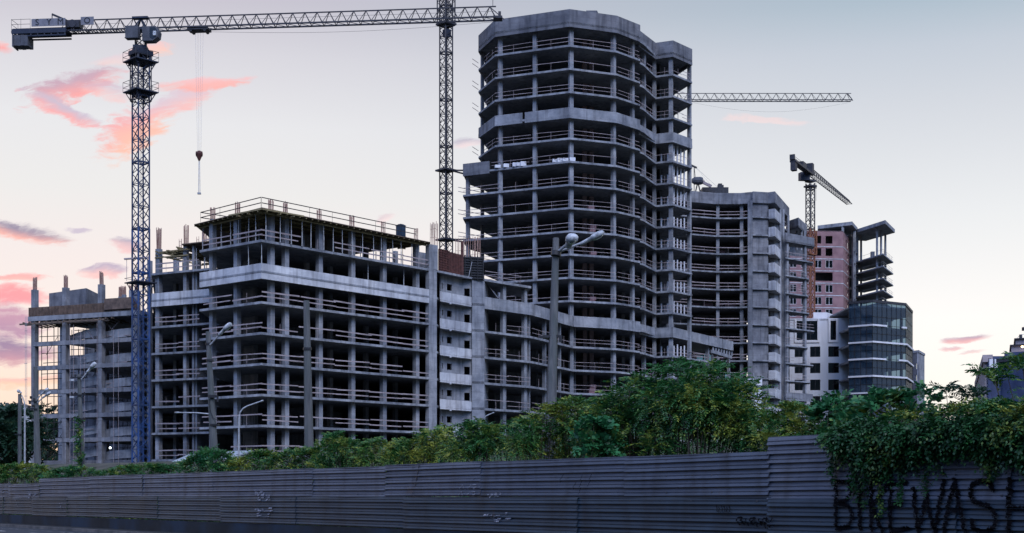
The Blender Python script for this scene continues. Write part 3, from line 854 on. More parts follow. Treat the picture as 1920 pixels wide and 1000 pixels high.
def roof_machine():
    """concrete placing boom and its ballast tray on the roof of the balcony block"""
    z = 52.2
    p = G(1309, 246.5)
    root = thing('placing_boom', (*p, z), 'small derrick with a drum and folded boom on the roof of the balcony block', 'hoist')
    mb = MB()
    q0, q1 = G(1317, 249), G(1366, 249)
    mb.prism([q0, q1, (q1[0] + .2, q1[1] + 2.5), (q0[0], q0[1] + 2.5)], 54.0, 55.35)
    mb.prism([(q0[0] + .6, q0[1] + .3), (q1[0] - .6, q1[1] + .3), (q1[0] - .6, q1[1] + 2.2), (q0[0] + .6, q0[1] + 2.2)], 53.0, 54.0)
    for i in (0, 1): 
        b = (q0, q1)[i]; mb.box((b[0] + (.6 if i == 0 else -.6), b[1] + .5, 52.7), (.3, .3, 1.1))
    mb.build('ballast_tray', STEEL_D, root)
    mb = MB(); mb.prism([G(1345, 249.5), G(1357, 249.5), G(1357, 251), G(1345, 251)], 55.35, 55.9); mb.box((*G(1350, 250), 56.05), (.7, .7, .3)); mb.build('motor_box', STEEL_D, root)
    mb = MB(); c = G(1308.5, 247.5)
    mb.tube([(c[0] - 1.1, c[1], 56.2), (c[0] - .6, c[1], 56.2), (c[0] + .5, c[1], 56.2), (c[0] + .9, c[1], 56.2)], [.4, .72, .75, .6], 12); mb.build('drum', GREYBOX, root)
    mb = MB(); d0 = G(1316, 247.5); d1 = G(1334, 247.5)
    mb.beam((*d0, 56.0), (*d1, 55.15), .35, .5); mb.beam((d0[0] + .3, d0[1], 56.4), (d1[0] - 1, d1[1], 55.6), .12); mb.build('boom', TIMBER, root)
    mb = MB()
    for dx in (-.9, .9): mb.beam((c[0] + dx, c[1], 52.2), (c[0], c[1], 56.0), .18)
    mb.beam((c[0] - 1.2, c[1], 53.4), (c[0] + 1.0, c[1], 53.4), .7, .9)
    mb.build('stand', STEEL_D, root)
    mb = MB(); t = G(1301.5, 247.5)
    mb.beam((t[0], t[1], 52.2), (t[0], t[1], 58.9), .1); mb.beam((t[0] + .4, t[1], 55.5), (t[0], t[1], 58.9), .06); mb.beam((t[0] - .8, t[1], 59.2), (t[0] + .5, t[1], 58.6), .3)
    mb.build('mast', STEEL_D, root)
    mb = MB(); mb.beam((t[0] + .2, t[1], 58.8), (*G(1345, 250), 55.6), .03); mb.beam((t[0] + .2, t[1], 58.8), (*d1, 55.3), .025); mb.build('stay_cable', STEEL_G, root)


roof_machine()


# ============================================================ pink block-work building, open frame behind it
def window_unit(root, a, b, z0, z1, leaves=2, glass=None, frame=None, depth=.12, fw=.09):
    """frame and pane between plan points a, b"""
    mb = MB()
    for s in [0] + [i / leaves for i in range(1, leaves)] + [1]:
        p = lerp2(a, b, s); mb.beam((*p, z0), (*p, z1), fw, fw)
    for z in (z0 + fw / 2, z1 - fw / 2): mb.beam((*a, z), (*b, z), fw * .98, fw)
    f = mb.build('window', frame or WHITETRIM, root)
    o = offset_path([a, b], .05)
    mb = MB(); mb.add([(*o[0], z0), (*o[1], z0), (*o[1], z1), (*o[0], z1)], [(0, 1, 2, 3)])
    mb.build('pane', glass or GLASS_W, f)
    return f


def pink_building():
    Z = 345.0
    l, r, rr = G(1474, 343), G(1581, 344.5), G(1592.5, 354)
    root = thing('pink_brick_building', (l[0], l[1], 1.9), 'unfinished pink block-work building with white framed windows under a concrete roof slab', 'building')
    fl = [H(y, 344) for y in (462.5, 485.5, 508, 531, 554, 577, 600, 623, 646)]   # floor lines
    top = H(433, 344); L = math.hypot(r[0] - l[0], r[1] - l[1])

    def s_at(px):
        h = hit([l, r], px)[0]; return math.hypot(h[0] - l[0], h[1] - l[1])
    ops, wins = [], []
    lv = [top] + fl
    for i in range(len(fl)):
        zt, zb = lv[i], lv[i + 1]
        h = zt - zb
        z0, z1 = zb + .75, zb + 2.75
        if i == 3:
            ops.append((s_at(1526.5), s_at(1561.5), z0 - .2, z1)); bays = ((1481, 1493, 2), (1502, 1513, 1))
        else:
            bays = ((1481, 1493, 2), (1502, 1513, 1), (1527, 1540, 2), (1548, 1561, 2))
        for (x0, x1, n) in bays:
            ops.append((s_at(x0), s_at(x1), z0, z1))
            if i >= 2 or x0 < 1500: wins.append((x0, x1, z0, z1, n))
    wall_open(l, r, 1.0, top, ops, .35).build('front_wall', BRICK, root)
    ops2 = []; L2 = math.hypot(rr[0] - r[0], rr[1] - r[1])
    for i in range(len(fl)):
        ops2.append((L2 * .42, L2 * .6, lv[i + 1] + .8, lv[i + 1] + 2.6)); ops2.append((L2 * .7, L2 * .95, lv[i + 1] + .8, lv[i + 1] + 2.6))
    wall_open(r, rr, 1.0, top, ops2, .3).build('side_wall', BRICK, root)
    for i, z in enumerate(fl):
        slab(root, [l, r, rr, (rr[0] - 6, rr[1] + 9), (l[0] - 2, l[1] + 12)], z + .05, .25)
        mb = band([l, r, rr], z - .12, z + .08, .1, out=.02); mb.build('floor_band', CON_L, root)
    slab(root, [l, r, rr, (rr[0] - 6, rr[1] + 9), (l[0] - 2, l[1] + 12)], top + .02, .25)
    for (x0, x1, z0, z1, n) in wins:
        a, b = hit(offset_path([l, r], .08), x0)[0], hit(offset_path([l, r], .08), x1)[0]
        window_unit(root, a, b, z0, z1, n)
    band(offset_path([l, r], 5), 1, top, .25).build('inner_wall', CON, root)
    # roof slabs on columns
    z = H(419, 347)
    q = [G(1533, 350), G(1598, 344.5), G(1608, 353), (G(1608, 353)[0] - 3, 366), G(1533, 362)]
    slab(root, q, z, .9, CON); 
    for px, Zc in ((1580, 346.5), (1598, 352), (1560, 352), (1545, 355)): col(root, G(px, Zc), 0, top, z - .9, .6)
    # recessed frame to the right of the masonry
    f0, f1, f2 = G(1592, 355.5), G(1603, 351), G(1608, 353.5)
    for zz in lv[1:7]: slab(root, [f0, f1, f2, (f2[0], f2[1] + 8), (f0[0], f0[1] + 8)], zz + .1, .3)
    for p in (f1, f2): col(root, (p[0] - .1, p[1] + .8), .3, 1, z - .9, .8)
    band([G(1590, 361), G(1609, 361)], 1, z - .9, .3).build('core_wall', CON, root)
    return lv


PLV = pink_building()


def open_frame():
    a, b, c = G(1607.5, 352), G(1660, 340), G(1678, 352.5)
    root = thing('open_slab_frame', (a[0], a[1], 1.9), 'bare stack of concrete slabs on slender columns under a flat roof, sky between its floors', 'building')
    top = H(426, 350)
    zz = [H(y, 350) for y in (487.5, 509.5, 531.5, 553.5, 575.5, 597.5, 619.5)]
    poly = [a, b, c, (c[0] - 4.5, c[1] + 12), (a[0] - 1, a[1] + 11)]
    b2, c2 = G(1656, 340), G(1675, 353)
    poly2 = [a, b2, c2, (c2[0] - 4.5, c2[1] + 12), (a[0] - 1, a[1] + 11)]
    slab(root, poly, H(420, 345), .9)
    for z in zz:
        s = slab(root, poly2, z, .32)
        rails([b2, c2], z, s, STEEL_G, bay=4, w=.06, miss=0); rails([a, b2], z, s, STEEL_G, bay=6, w=.05, miss=.1, hs=(1.0,))
    for px, Z in ((1644.5, 345.5), (1652, 349.5), (1660, 354), (1614.5, 356)):
        col(root, G(px, Z), .3, 1.0, H(420, 345) - .8, .42)
    mb = MB(); mb.box((*G(1636, 347), zz[0] + .8), (.9, .9, 1.6)); mb.build('block_stack', CON_D, root)


open_frame()


def white_building():
    l, r = G(1472, 272), G(1592, 271)
    root = thing('white_rendered_building', (l[0], l[1], 1.9), 'white rendered building with square dark windows, half hidden by a scaffold frame', 'building')
    top = H(596.5, 271)

    def s_at(px):
        h = hit([l, r], px)[0]; return math.hypot(h[0] - l[0], h[1] - l[1])
    ops, wins = [], []
    for y0, y1 in ((650, 669.5), (681, 700), (712, 732), (743, 763), (774, 794)):
        for x0, x1 in ((1490, 1506.5), (1519, 1538), (1553, 1573)):
            ops.append((s_at(x0), s_at(x1), H(y1, 271.5), H(y0, 271.5))); wins.append((x0, x1, H(y1, 271.5), H(y0, 271.5), 2))
    for x0, x1 in ((1493, 1533), (1557, 1567.5)):
        ops.append((s_at(x0), s_at(x1), H(638, 271.5), H(600, 271.5))); wins.append((x0, x1, H(638, 271.5), H(600, 271.5), 3 if x0 < 1500 else 1))
    wall_open(l, r, 1.0, top, ops, .4).build('front_wall', WHITEWALL, root)
    mb = MB(); mb.prism([r, (r[0] + .5, r[1] + 14), (l[0], l[1] + 14), l], top - .5, top - .2); mb.prism([(r[0] - .3, r[1] + .41), (r[0] + .1, r[1] + 14), (r[0] - .3, r[1] + 14)], 1, top); mb.build('roof', WHITEWALL, root)
    for (x0, x1, z0, z1, n) in wins:
        window_unit(root, hit(offset_path([l, r], .12), x0)[0], hit(offset_path([l, r], .12), x1)[0], z0, z1, n, frame=STEEL_D)
    for x0, x1 in ((1553, 1571.5), (1489.5, 1536.5)):    # raised surround of the tall windows
        p0, p1 = hit([l, r], x0)[0], hit([l, r], x1)[0]; w = hit([l, r], x0 + 4)[0]; w1 = hit([l, r], x1 - 4)[0]
        mb = band([p0, w], H(642, 271), H(598, 271), .1, out=.2); band([w1, p1], H(642, 271), H(598, 271), .1, mb, out=.2); band([p0, p1], H(642, 271) - .01, H(638.6, 271), .1, mb, out=.21)
        mb.build('window_surround', WHITETRIM, root)
    band(offset_path([l, r], 3.5), 1, top - .6, .2).build('inner_wall', CON_D, root)
    for y in (676, 706, 738, 768): slab(root, offset_path([l, r], .45) + offset_path([l, r], 3.4)[::-1], H(y, 271.5), .3)
    q = [G(1525, 276), G(1551, 276), G(1567, 281), G(1530, 284)]
    mb = MB(); mb.prism(q, top - .3, H(586, 276)); mb.build('roof_house', WHITETRIM, root)


white_building()


def glass_building():
    a, b, c, d = G(1591.5, 262.0), G(1636, 259.0), G(1698.5, 264.0), G(1711, 276.0)
    root = thing('glass_office_building', (b[0], b[1], 1.9), 'dark glass fronted office building with white horizontal bands', 'building')
    front = [a, b, c, d]
    top = H(564.5, 259)
    lv = [H(y, 259) for y in (609, 640.5, 672, 704.5, 736, 768)]
    back = [(d[0] - 3, d[1] + 10), (a[0], a[1] + 20)]
    bp = [G(1592, 264), G(1636, 261), G(1697.5, 266), G(1709, 277)]
    for z in lv: slab(root, bp + back, z - .1, .35)
    slab(root, bp + back, top - .5, .3)
    for p, q in zip(front[:-1], front[1:]):
        o = offset_path([p, q], .06)
        zs = [top] + lv + [1.5]
        mb = MB(); mb.add([(*o[0], 1.5), (*o[1], 1.5), (*o[1], top), (*o[0], top)], [(0, 1, 2, 3)])
        g = mb.build('glass_front', GLASS_CW, root)
        L = math.hypot(q[0] - p[0], q[1] - p[1]); n = max(2, round(L / 1.3))
        mb = MB()
        for i in range(n + 1):
            s = lerp2(p, q, i / n); mb.beam((*s, 1.5), (*s, top), .06, .07)
        for z in lv:
            for h in (.0, 1.6): mb.beam((*p, z + h), (*q, z + h), .05, .06)
        mb.build('mullions', BLACKMETAL, g)
    band(front, top - .25, top + .25, .2, out=.1).build('roof_edge', STEEL_D, root)
    sp = [(0, 1.0, .55, 0), (0, 1, 1.0, 1), (0, 1.0, .41, 0), (0, 1, 1.0, 1), (0, 1, .40, 0)]
    spans = [([a, b, lerp2(b, c, .40)], [lerp2(b, c, .86), c]), ([a, b, c, d], None), ([a, b, lerp2(b, c, .38)], [lerp2(b, c, .76), c, d]), ([a, b, c, d], None), ([a, b, lerp2(b, c, .36)], None)]
    for z, (s1, s2) in zip(lv, spans):
        for s in (s1, s2):
            if s: band(s, z - .22, z + .1, .1, out=.3).build('white_band', WHITETRIM, root)
    for px, Z in ((1600, 266), (1620, 265), (1645, 265), (1668, 267), (1690, 269)): col(root, G(px, Z), 0, 1, top - .5, .5)
    # rear wall, with openings on the top floor that let the sky through
    w0, w1 = (a[0] + .2, a[1] + 19), (d[0] - 3.2, d[1] + 9.6)
    L = math.hypot(w1[0] - w0[0], w1[1] - w0[1])
    ops = [(L * s, L * (s + .035), lv[0] + .4, lv[0] + 2.9) for s in (.32, .38, .43, .50, .55, .62, .68, .80, .86, .91)]
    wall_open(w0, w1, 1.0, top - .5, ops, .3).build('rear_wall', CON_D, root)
    mb = MB(); p = G(1607, 263.8)
    for i in range(9): mb.beam((p[0] + i * .18, p[1], 1.5), (p[0] + i * .18, p[1], top - 1), .09, .05)
    mb.build('blind', WHITEWALL, root)
    mb = MB(); mb.beam((*G(1612, 266), zk(9)), (*G(1612, 266), zk(9) + .4), .3); mb.build('ceiling_fitting', WHITETRIM, root)


glass_building()


def far_blocks():
    # slim dark slab between the glass front and the sky
    a, b, c = G(1702, 303), G(1722, 300), G(1733.5, 308)
    root = thing('slim_dark_building', (a[0], a[1], 1.9), 'narrow grey building peeping out beyond the glass front', 'building')
    top = H(661, 300)
    L = math.hypot(b[0] - a[0], b[1] - a[1])

    def s_at(px): 
        h = hit([a, b], px)[0]; return math.hypot(h[0] - a[0], h[1] - a[1])
    ops = [(s_at(1716), s_at(1721.3), H(y + 11, 300), H(y, 300)) for y in (681, 703, 725)]
    wall_open(a, b, 1, top, ops, .3).build('wall', CON_D, root)
    band([b, c], 1, top, .3).build('wall', CON, root)
    band([a, b, c], top, top + .5, .4, out=.15).build('roof_edge', CON, root)
    for o in ops: 
        q = offset_path([a, b], .15); u = ((b[0] - a[0]) / L, (b[1] - a[1]) / L)
        p0 = (q[0][0] + u[0] * o[0], q[0][1] + u[1] * o[0]); p1 = (q[0][0] + u[0] * o[1], q[0][1] + u[1] * o[1])
        window_unit(root, p0, p1, o[2], o[3], 1)
    # old house with a corner turret at the right edge
    a, b, c = G(1835.5, 238), G(1853, 187), G(1935, 182)
    root = thing('dark_blue_house', (b[0], b[1], 1.9), 'blue fronted house with pale pilasters and a turret behind the right hand foliage', 'building')
    blue = mat_noise('blue_render', (.045, .06, .12), (.08, .10, .18), .6)
    pale = mat_noise('pale_render', (.36, .30, .30), (.46, .39, .39), .8)
    top = H(672, 187)
    wl = band([a, b], 1, top, .4); wl.build('side_wall', blue, root)
    for i in range(8):
        p = lerp2(a, b, i / 7 * .96 + .02)
        mb = MB(); mb.box((p[0] - .35, p[1] - .12, (1 + top) / 2), (.5, .9 if i < 7 else .6, top - 1)); mb.build('pilaster', pale, root)
    band([a, b], top - .5, top + .5, .6, out=.75).build('cornice', pale, root)
    band([b, G(1880, 187)], 1, top + .3, .4).build('front_wall', blue, root)
    band([G(1880, 186.5), c], 1, H(668, 186.5), .4).build('front_wall', blue, root)
    mb = MB(); mb.prism([G(1853, 187.5), G(1935, 183), G(1935, 215), G(1838, 236)], top - .6, top - .1); mb.build('roof', STEEL_D, root)
    for i, px in enumerate((1858, 1868)):
        q = G(px, 186.8); mb = MB(); mb.box((q[0], q[1], H(690, 187)), (.5, .25, 2.4)); mb.build('window', WHITETRIM, root)
    q0, q1 = G(1883, 192), G(1940, 189); mb = MB(); mb.prism([q0, q1, G(1940, 205), G(1883, 205)], H(690, 190), H(659, 190)); mb.build('attic', blue, root)
    for (x0, y0, y1, Z, o) in ((1896, 662, 649, 194, .3), (1904, 648, 637, 195, .25)):
        q0, q1 = G(x0, Z), G(1946, Z - 2)
        t = [q0, q1, G(1946, Z + 9), G(x0, Z + 9)]
        mb = MB(); mb.prism(t, H(y0, Z), H(y1, Z)); tw = mb.build('turret', pale, root)
        mb = MB(); mb.prism([(t[0][0] - .3, t[0][1] - .3), (t[1][0], t[1][1] - .3), (t[2][0], t[2][1]), (t[3][0] - .3, t[3][1])], H(y1, Z), H(y1 - 2, Z)); mb.build('cornice', STEEL_D, tw)
    mb = MB(); q = G(1913.5, 195); mb.box((q[0], q[1], H(632, 195)), (.3, .3, .7)); mb.build('roof_vent', STEEL_D, root)
    mb = MB(); pts = [(*G(1906 + t * 30, 195.2), H(636 - 9 * math.sin(min(1, t * 3) * 1.57), 195)) for t in [i / 12 for i in range(13)]]; mb.tube(pts, .03, 5)
    for t in (.35, .7): mb.beam((*G(1906 + t * 30, 195.2), H(636, 195)), (*G(1906 + t * 30, 195.2), H(627, 195)), .05)
    mb.build('roof_railing', STEEL_G, root)
    mb = MB(); mb.box((*G(1922, 196), H(617, 196)), (.7, .7, .5)); mb.beam((*G(1922, 196), H(636, 196)), (*G(1922, 196), H(618, 196)), .08); mb.build('chimney_cowl', STEEL_D, root)
    mb = MB(); q = G(1917, 192.2); mb.tube([(q[0], q[1], H(652, 192)), (q[0], q[1], H(650, 192)), (q[0], q[1], H(648, 192))], [.08, .22, .08], 10); mb.build('lamp', LIT_WARM, root)


far_blocks()


# ============================================================ ramp building on the left (parking decks with sloping ramps)
def ramp_building():
    a, b = G(53, 180.6), G(262, 173.4)
    root = thing('ramp_building', (a[0], a[1], 1.9), 'low unfinished concrete frame with sloping inner ramps and timber formwork along its top', 'building')
    front = [a, b]
    back = offset_path(front, 26)
    zt = 22.55
    LV = [3.2 - .1, 6.1, 9.35, 12.6, 15.85, 19.1]
    row = offset_path(front, .45)
    pin = {px: hit(row, px) for px in (65.5, 123.5, 190.5, 256)}
    # edge beams per bay between columns and flat slabs behind, leaving the first bay open to the sky
    f_open = hit(front, 125)[0]
    bo = offset_path([f_open, b], 22)
    for z in LV[1:]:
        band([lerp2(a, b, .045), b], z - .56, z, .5).build('edge_beam', CON_M, root)
        p0 = offset_path([hit(front, 232)[0], b], .5)
        mb = MB(); mb.prism([offset_path([f_open, b], .5)[0], p0[1], bo[1], (bo[0][0], bo[0][1])], z - .55, z - .3)
        mb.build('floor_slab', CON, root)
        # rear beams across the open bay
        ob = offset_path([a, f_open], 24)
        band([lerp2(*ob, .1), ob[1]], z - .6, z - .1, .4).build('rear_beam', CON, root)
    band([a, b], zt - .6, zt + .02, .6, out=.1).build('edge_beam', CON, root)
    slab(root, [a, b, back[1], back[0]], zt - .02, .3)
    band([a, b], zt + .02, zt + 1.25, .12, out=-.05).build('edge_formwork', FORM_BR, root)
    mb = MB(); n = 74
    for i in range(n):
        p = lerp2(a, b, (i + .5) / n); mb.box((p[0], p[1] + .0, zt + .66), (.09, .12, 1.2))
    mb.build('formwork_rib', FORM_BR, root)
    for (s0, s1) in ((.70, .95),):
        band([lerp2(a, b, s0), lerp2(a, b, s1)], zt + .3, zt + 1.75, .1, out=.25).build('formwork_panel', FORM_BR, root)
    mb = MB()
    for i in range(16):
        s = -.03 + i / 15 * .8; p = lerp2(a, b, s); mb.beam((p[0], p[1] - .8, zt - .85), (p[0] + .3, p[1] + 6, zt - .75), .12, .18)
    for d in (-.6, .4): 
        q = offset_path([lerp2(a, b, -.05), lerp2(a, b, .72)], d); mb.beam((*q[0], zt - 1.02), (*q[1], zt - 1.0), .14, .2)
    mb.build('deck_joists', PLY, root)
    tops = {65.5: (544, 519), 123.5: (540, 515), 190.5: (534, 509), 256: (545, 530)}
    for px, (p, ang) in pin.items():
        col(root, p, ang, 1.0, H(tops[px][0], p[1]), .64, .75, mat=CON_M)
        rebar(root, p, H(tops[px][0], p[1]), H(tops[px][1], p[1]), .36, 3, r=.05)
    for px, y0, y1 in ((226, 557, 536), (233, 553, 535), (246, 545, 533)):
        p = hit(offset_path(front, 6), px)[0]; col(root, p, 0, zt, H(y0, p[1]), .5); rebar(root, p, H(y0, p[1]), H(y1, p[1]), .35, 3, r=.05)
    # second row, walls of the ramp well
    for px in (118, 199): 
        p, g = hit(offset_path(front, 9), px); col(root, p, g, 1.0, zt - .3, .6)
    for px in (113,):
        p, g = hit(offset_path(front, 23), px); col(root, p, g, 1.0, zt - .3, .5)
    rw = offset_path(front, 17)
    band([hit(rw, 127)[0], hit(rw, 262)[0]], 1.0, zt - 3.4, .3).build('core_wall', CON_D, root)  # core walls take the darker concrete so the bays look shaded inside
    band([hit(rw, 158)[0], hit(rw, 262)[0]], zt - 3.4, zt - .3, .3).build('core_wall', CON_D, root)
    # sloping ramp parapets inside the two right-hand bays
    for i in range(6):
        z = LV[i]
        for (x0, x1, d0, d1, za, zb) in ((128, 189, 2.6, 1.5, .1, 1.05), (194, 250, 1.6, 1.5, .3, .7)):
            p = hit(offset_path(front, d0), x0)[0]; q = hit(offset_path(front, d1), x1)[0]
            n = 8; mb = MB()
            for j in range(n):
                s0, s1 = j / n, (j + 1) / n
                A0, A1 = lerp2(p, q, s0), lerp2(p, q, s1)
                e0, e1 = za + (zb - za) * s0 ** .75, za + (zb - za) * s1 ** .75
                bow0, bow1 = .5 * math.sin(s0 * 3.14), .5 * math.sin(s1 * 3.14)
                A0 = (A0[0], A0[1] - bow0); A1 = (A1[0], A1[1] - bow1)
                vs = []
                for (P, e) in ((A0, e0), (A1, e1)):
                    for dy in (0, .2):
                        for h in (-.35, .75): vs.append((P[0], P[1] + dy, z + e + h))
                mb.add(vs, [(0, 4, 5, 1), (2, 3, 7, 6), (1, 5, 7, 3), (0, 2, 6, 4), (0, 1, 3, 2), (4, 6, 7, 5)])
            mb.build('ramp_parapet', CON, root)
    # core box on the roof
    q = [G(92, 186.5), G(162, 181.5), G(188, 188), G(120, 194)]
    mb = MB(); mb.prism(q, zt, H(541.5, 182)); mb.build('lift_core', CON_D, root)
    # scaffold in the open bay, in front and behind
    rs = random.Random(11)
    mb = MB()
    for d in (2.0, 8.0, 14.0, 21.0):
        o = offset_path([a, f_open], d)
        n = 7
        for i in range(n):
            p = lerp2(*o, .08 + .86 * i / (n - 1) + rs.uniform(-.04, .04)); mb.beam((*p, 2), (*p, zt - .9), .1)
        z = 3.0
        while z < zt - 1:
            s0 = rs.uniform(0, .3); s1 = rs.uniform(.55, 1); p, q2 = lerp2(*o, s0), lerp2(*o, s1)
            mb.beam((*p, z), (*q2, z + rs.uniform(-.1, .15)), .085); z += rs.uniform(.75, 1.5)
        for i in range(5):
            s0 = rs.uniform(.05, .6); z = rs.uniform(3, 18); p, q2 = lerp2(*o, s0), lerp2(*o, s0 + .3); mb.beam((*p, z), (*q2, z + 2.4), .05)
    for z in (zt - 4.2, zt - 7.5, zt - 10.8):
        o = offset_path([a, f_open], 12); mb.beam((*lerp2(*o, .3), z), (*lerp2(*o, .95), z + .1), .5, .08)
    mb.build('scaffold', STEEL_D, root)
    mb = MB()
    for px in (131, 138, 151, 158, 182, 213, 222):
        p = hit(offset_path(front, -.5), px)[0]; mb.beam((*p, 2.2), (*p, zt - .7 - rs.uniform(0, 2)), .045)
    for i in range(18):
        x0 = rs.choice((128, 132, 196, 200)); z = rs.uniform(3, 21); p = hit(offset_path(front, 1.2), x0)[0]; q2 = hit(offset_path(front, 1.2), x0 + rs.uniform(25, 50))[0]
        mb.beam((*p, z), (*q2, z + rs.uniform(-.2, .2)), .06, .08)
    for x0, x1, z0, z1 in ((196, 222, 19.3, 21.4), (224, 200, 19.2, 21.3), (160, 176, 21, 19.2)):
        p = hit(offset_path(front, 1.4), x0)[0]; q2 = hit(offset_path(front, 1.4), x1)[0]; mb.beam((*p, z0), (*q2, z1), .07)
    mb.build('scaffold_pole', TIMBER, root)
    mb = MB(); o = offset_path([a, f_open], -.7)
    for s in (0.02, .06): p = lerp2(*o, s); mb.beam((*p, 2), (*p, zt), .05)
    z = 3
    while z < zt: mb.beam((*lerp2(*o, .0), z), (*lerp2(*o, .07), z), .05); z += 2.2
    mb.build('ladder', STEEL_G, root)
    p = hit(offset_path(front, 2.0), 207)[0]
    mb = MB(); z = H(840, p[1]); mb.tube([(p[0], p[1] - .12, z), (p[0], p[1] + .1, z)], [.15, .1], 12); mb.build('floodlight', LIT_COOL, root)
    band([hit(offset_path(front, .5), 62)[0], hit(offset_path(front, .5), 262)[0]], 1.0, 3.1, .4).build('plinth', CON_D, root)


ramp_building()
# ============================================================ cranes
def lattice_mast(mb, p, z0, z1, w, rot, sec=None, leg=.16, br=.07, mi_leg=0, mi_br=0):
    sec = sec or w * 1.05
    cs = [(p[0] + w / 2 * (a * math.cos(rot) - b * math.sin(rot)), p[1] + w / 2 * (a * math.sin(rot) + b * math.cos(rot))) for a, b in ((-1, -1), (1, -1), (1, 1), (-1, 1))]
    for c in cs: mb.beam((*c, z0), (*c, z1), leg, mi=mi_leg)
    n = max(1, round((z1 - z0) / sec)); h = (z1 - z0) / n
    for i in range(n):
        za, zb = z0 + i * h, z0 + (i + 1) * h
        for k in range(4):
            a, b = cs[k], cs[(k + 1) % 4]
            if i % 2: a, b = b, a
            m = lerp2(a, b, .5)
            mb.beam((*a, za), (*b, zb), br, mi=mi_br, caps=False)
            mb.beam((*b, za), (*lerp2(a, b, .5), (za + zb) / 2), br * .8, mi=mi_br, caps=False)
            if i % 2 == 0: mb.beam((*a, za), (*b, za), br, mi=mi_br, caps=False)
            if i % 6 == 0: mb.beam((*a, za), (*b, za), br * 2.2, mi=mi_br, caps=False)
    # ladder
    q = (p[0] + w * .12, p[1]); 
    for dx in (-.15, .15): mb.beam((q[0] + dx, q[1], z0), (q[0] + dx, q[1], z1), .045, mi=mi_br)
    z = z0
    while z < z1:
        mb.beam((q[0] - .15, q[1], z), (q[0] + .15, q[1], z), .03, mi=mi_br, caps=False); z += .45


def truss(mb, p, q, w, h, bay, chord=.13, br=.06, taper=1.0, dbl=True):
    """triangular jib: one top chord, two bottom chords"""
    p, q = Vector(p), Vector(q)
    d = q - p; L = d.length; d.normalize()
    s = d.cross(Vector((0, 0, 1))).normalized(); up = s.cross(d)
    n = max(1, round(L / bay))

    def P(i, k):
        t = i / n; f = 1 + (taper - 1) * t
        c = p + d * (L * t)
        return c + (up * h * f if k == 0 else s * (w / 2 * (1 if k == 1 else -1)))
    for k in (0, 1, 2): mb.beam(P(0, k), P(n, k), chord * (1.0 if k else .9), chord * (1.25 if k else .9))
    for i in range(n):
        m = (i + .5)
        for k in (1, 2):
            mb.beam(P(i, k), P(m, 0), br); mb.beam(P(m, 0), P(i + 1, k), br)
        mb.beam(P(i, 1), P(i, 2), br); mb.beam(P(i, 1), P(i + 1, 2), br * .8)
    mb.beam(P(n, 1), P(n, 2), br)


def platform(parent, p, z, w, rot, rail=1.1):
    mb = MB(); mb.box((*p, z), (w, w, .12), rot)
    o = mb.build('platform', CRANE_N, parent)
    mb = MB()
    cs = [(p[0] + w / 2 * (a * math.cos(rot) - b * math.sin(rot)), p[1] + w / 2 * (a * math.sin(rot) + b * math.cos(rot))) for a, b in ((-1, -1), (1, -1), (1, 1), (-1, 1))]
    for k in range(4):
        a, b = cs[k], cs[(k + 1) % 4]
        for h in (.5, rail): mb.beam((*a, z + h), (*b, z + h), .04)
        for s in (0, .5): q = lerp2(a, b, s); mb.beam((*q, z), (*q, z + rail), .04)
    mb.build('platform_railing', CRANE_K, o)
    mb = MB()
    for c in cs: mb.beam((*lerp2(c, p, .15), z - .05), (*lerp2(c, p, .52), z - 1.2), .09)
    mb.build('platform_strut', CRANE_N, o)


def text_mesh(name, s, size, mat, parent, origin, xdir, zdir=(0, 0, 1), thick=.012):
    cu = bpy.data.curves.new('lettering_outline', 'FONT'); cu.body = s; cu.size = size; cu.extrude = thick; cu.align_x = 'CENTER'; cu.align_y = 'CENTER'
    t = bpy.data.objects.new('lettering_outline', cu); COL.objects.link(t)
    dg = bpy.context.evaluated_depsgraph_get()
    me = bpy.data.meshes.new_from_object(t.evaluated_get(dg)); me.name = name
    bpy.data.objects.remove(t); bpy.data.curves.remove(cu)
    x = Vector(xdir).normalized(); z = Vector(zdir); y = z.cross(x)
    Mx = Matrix(((x.x, z.x, -y.x, 0), (x.y, z.y, -y.y, 0), (x.z, z.z, -y.z, 0), (0, 0, 0, 1)))
    me.transform(Matrix.Translation(Vector(origin) - ORIGIN.get(parent, Vector())) @ Mx)
    me.materials.clear(); me.materials.append(mat)
    o = bpy.data.objects.new(name, me); COL.objects.link(o); o.parent = parent; ORIGIN[o] = ORIGIN.get(parent, Vector())
    return o


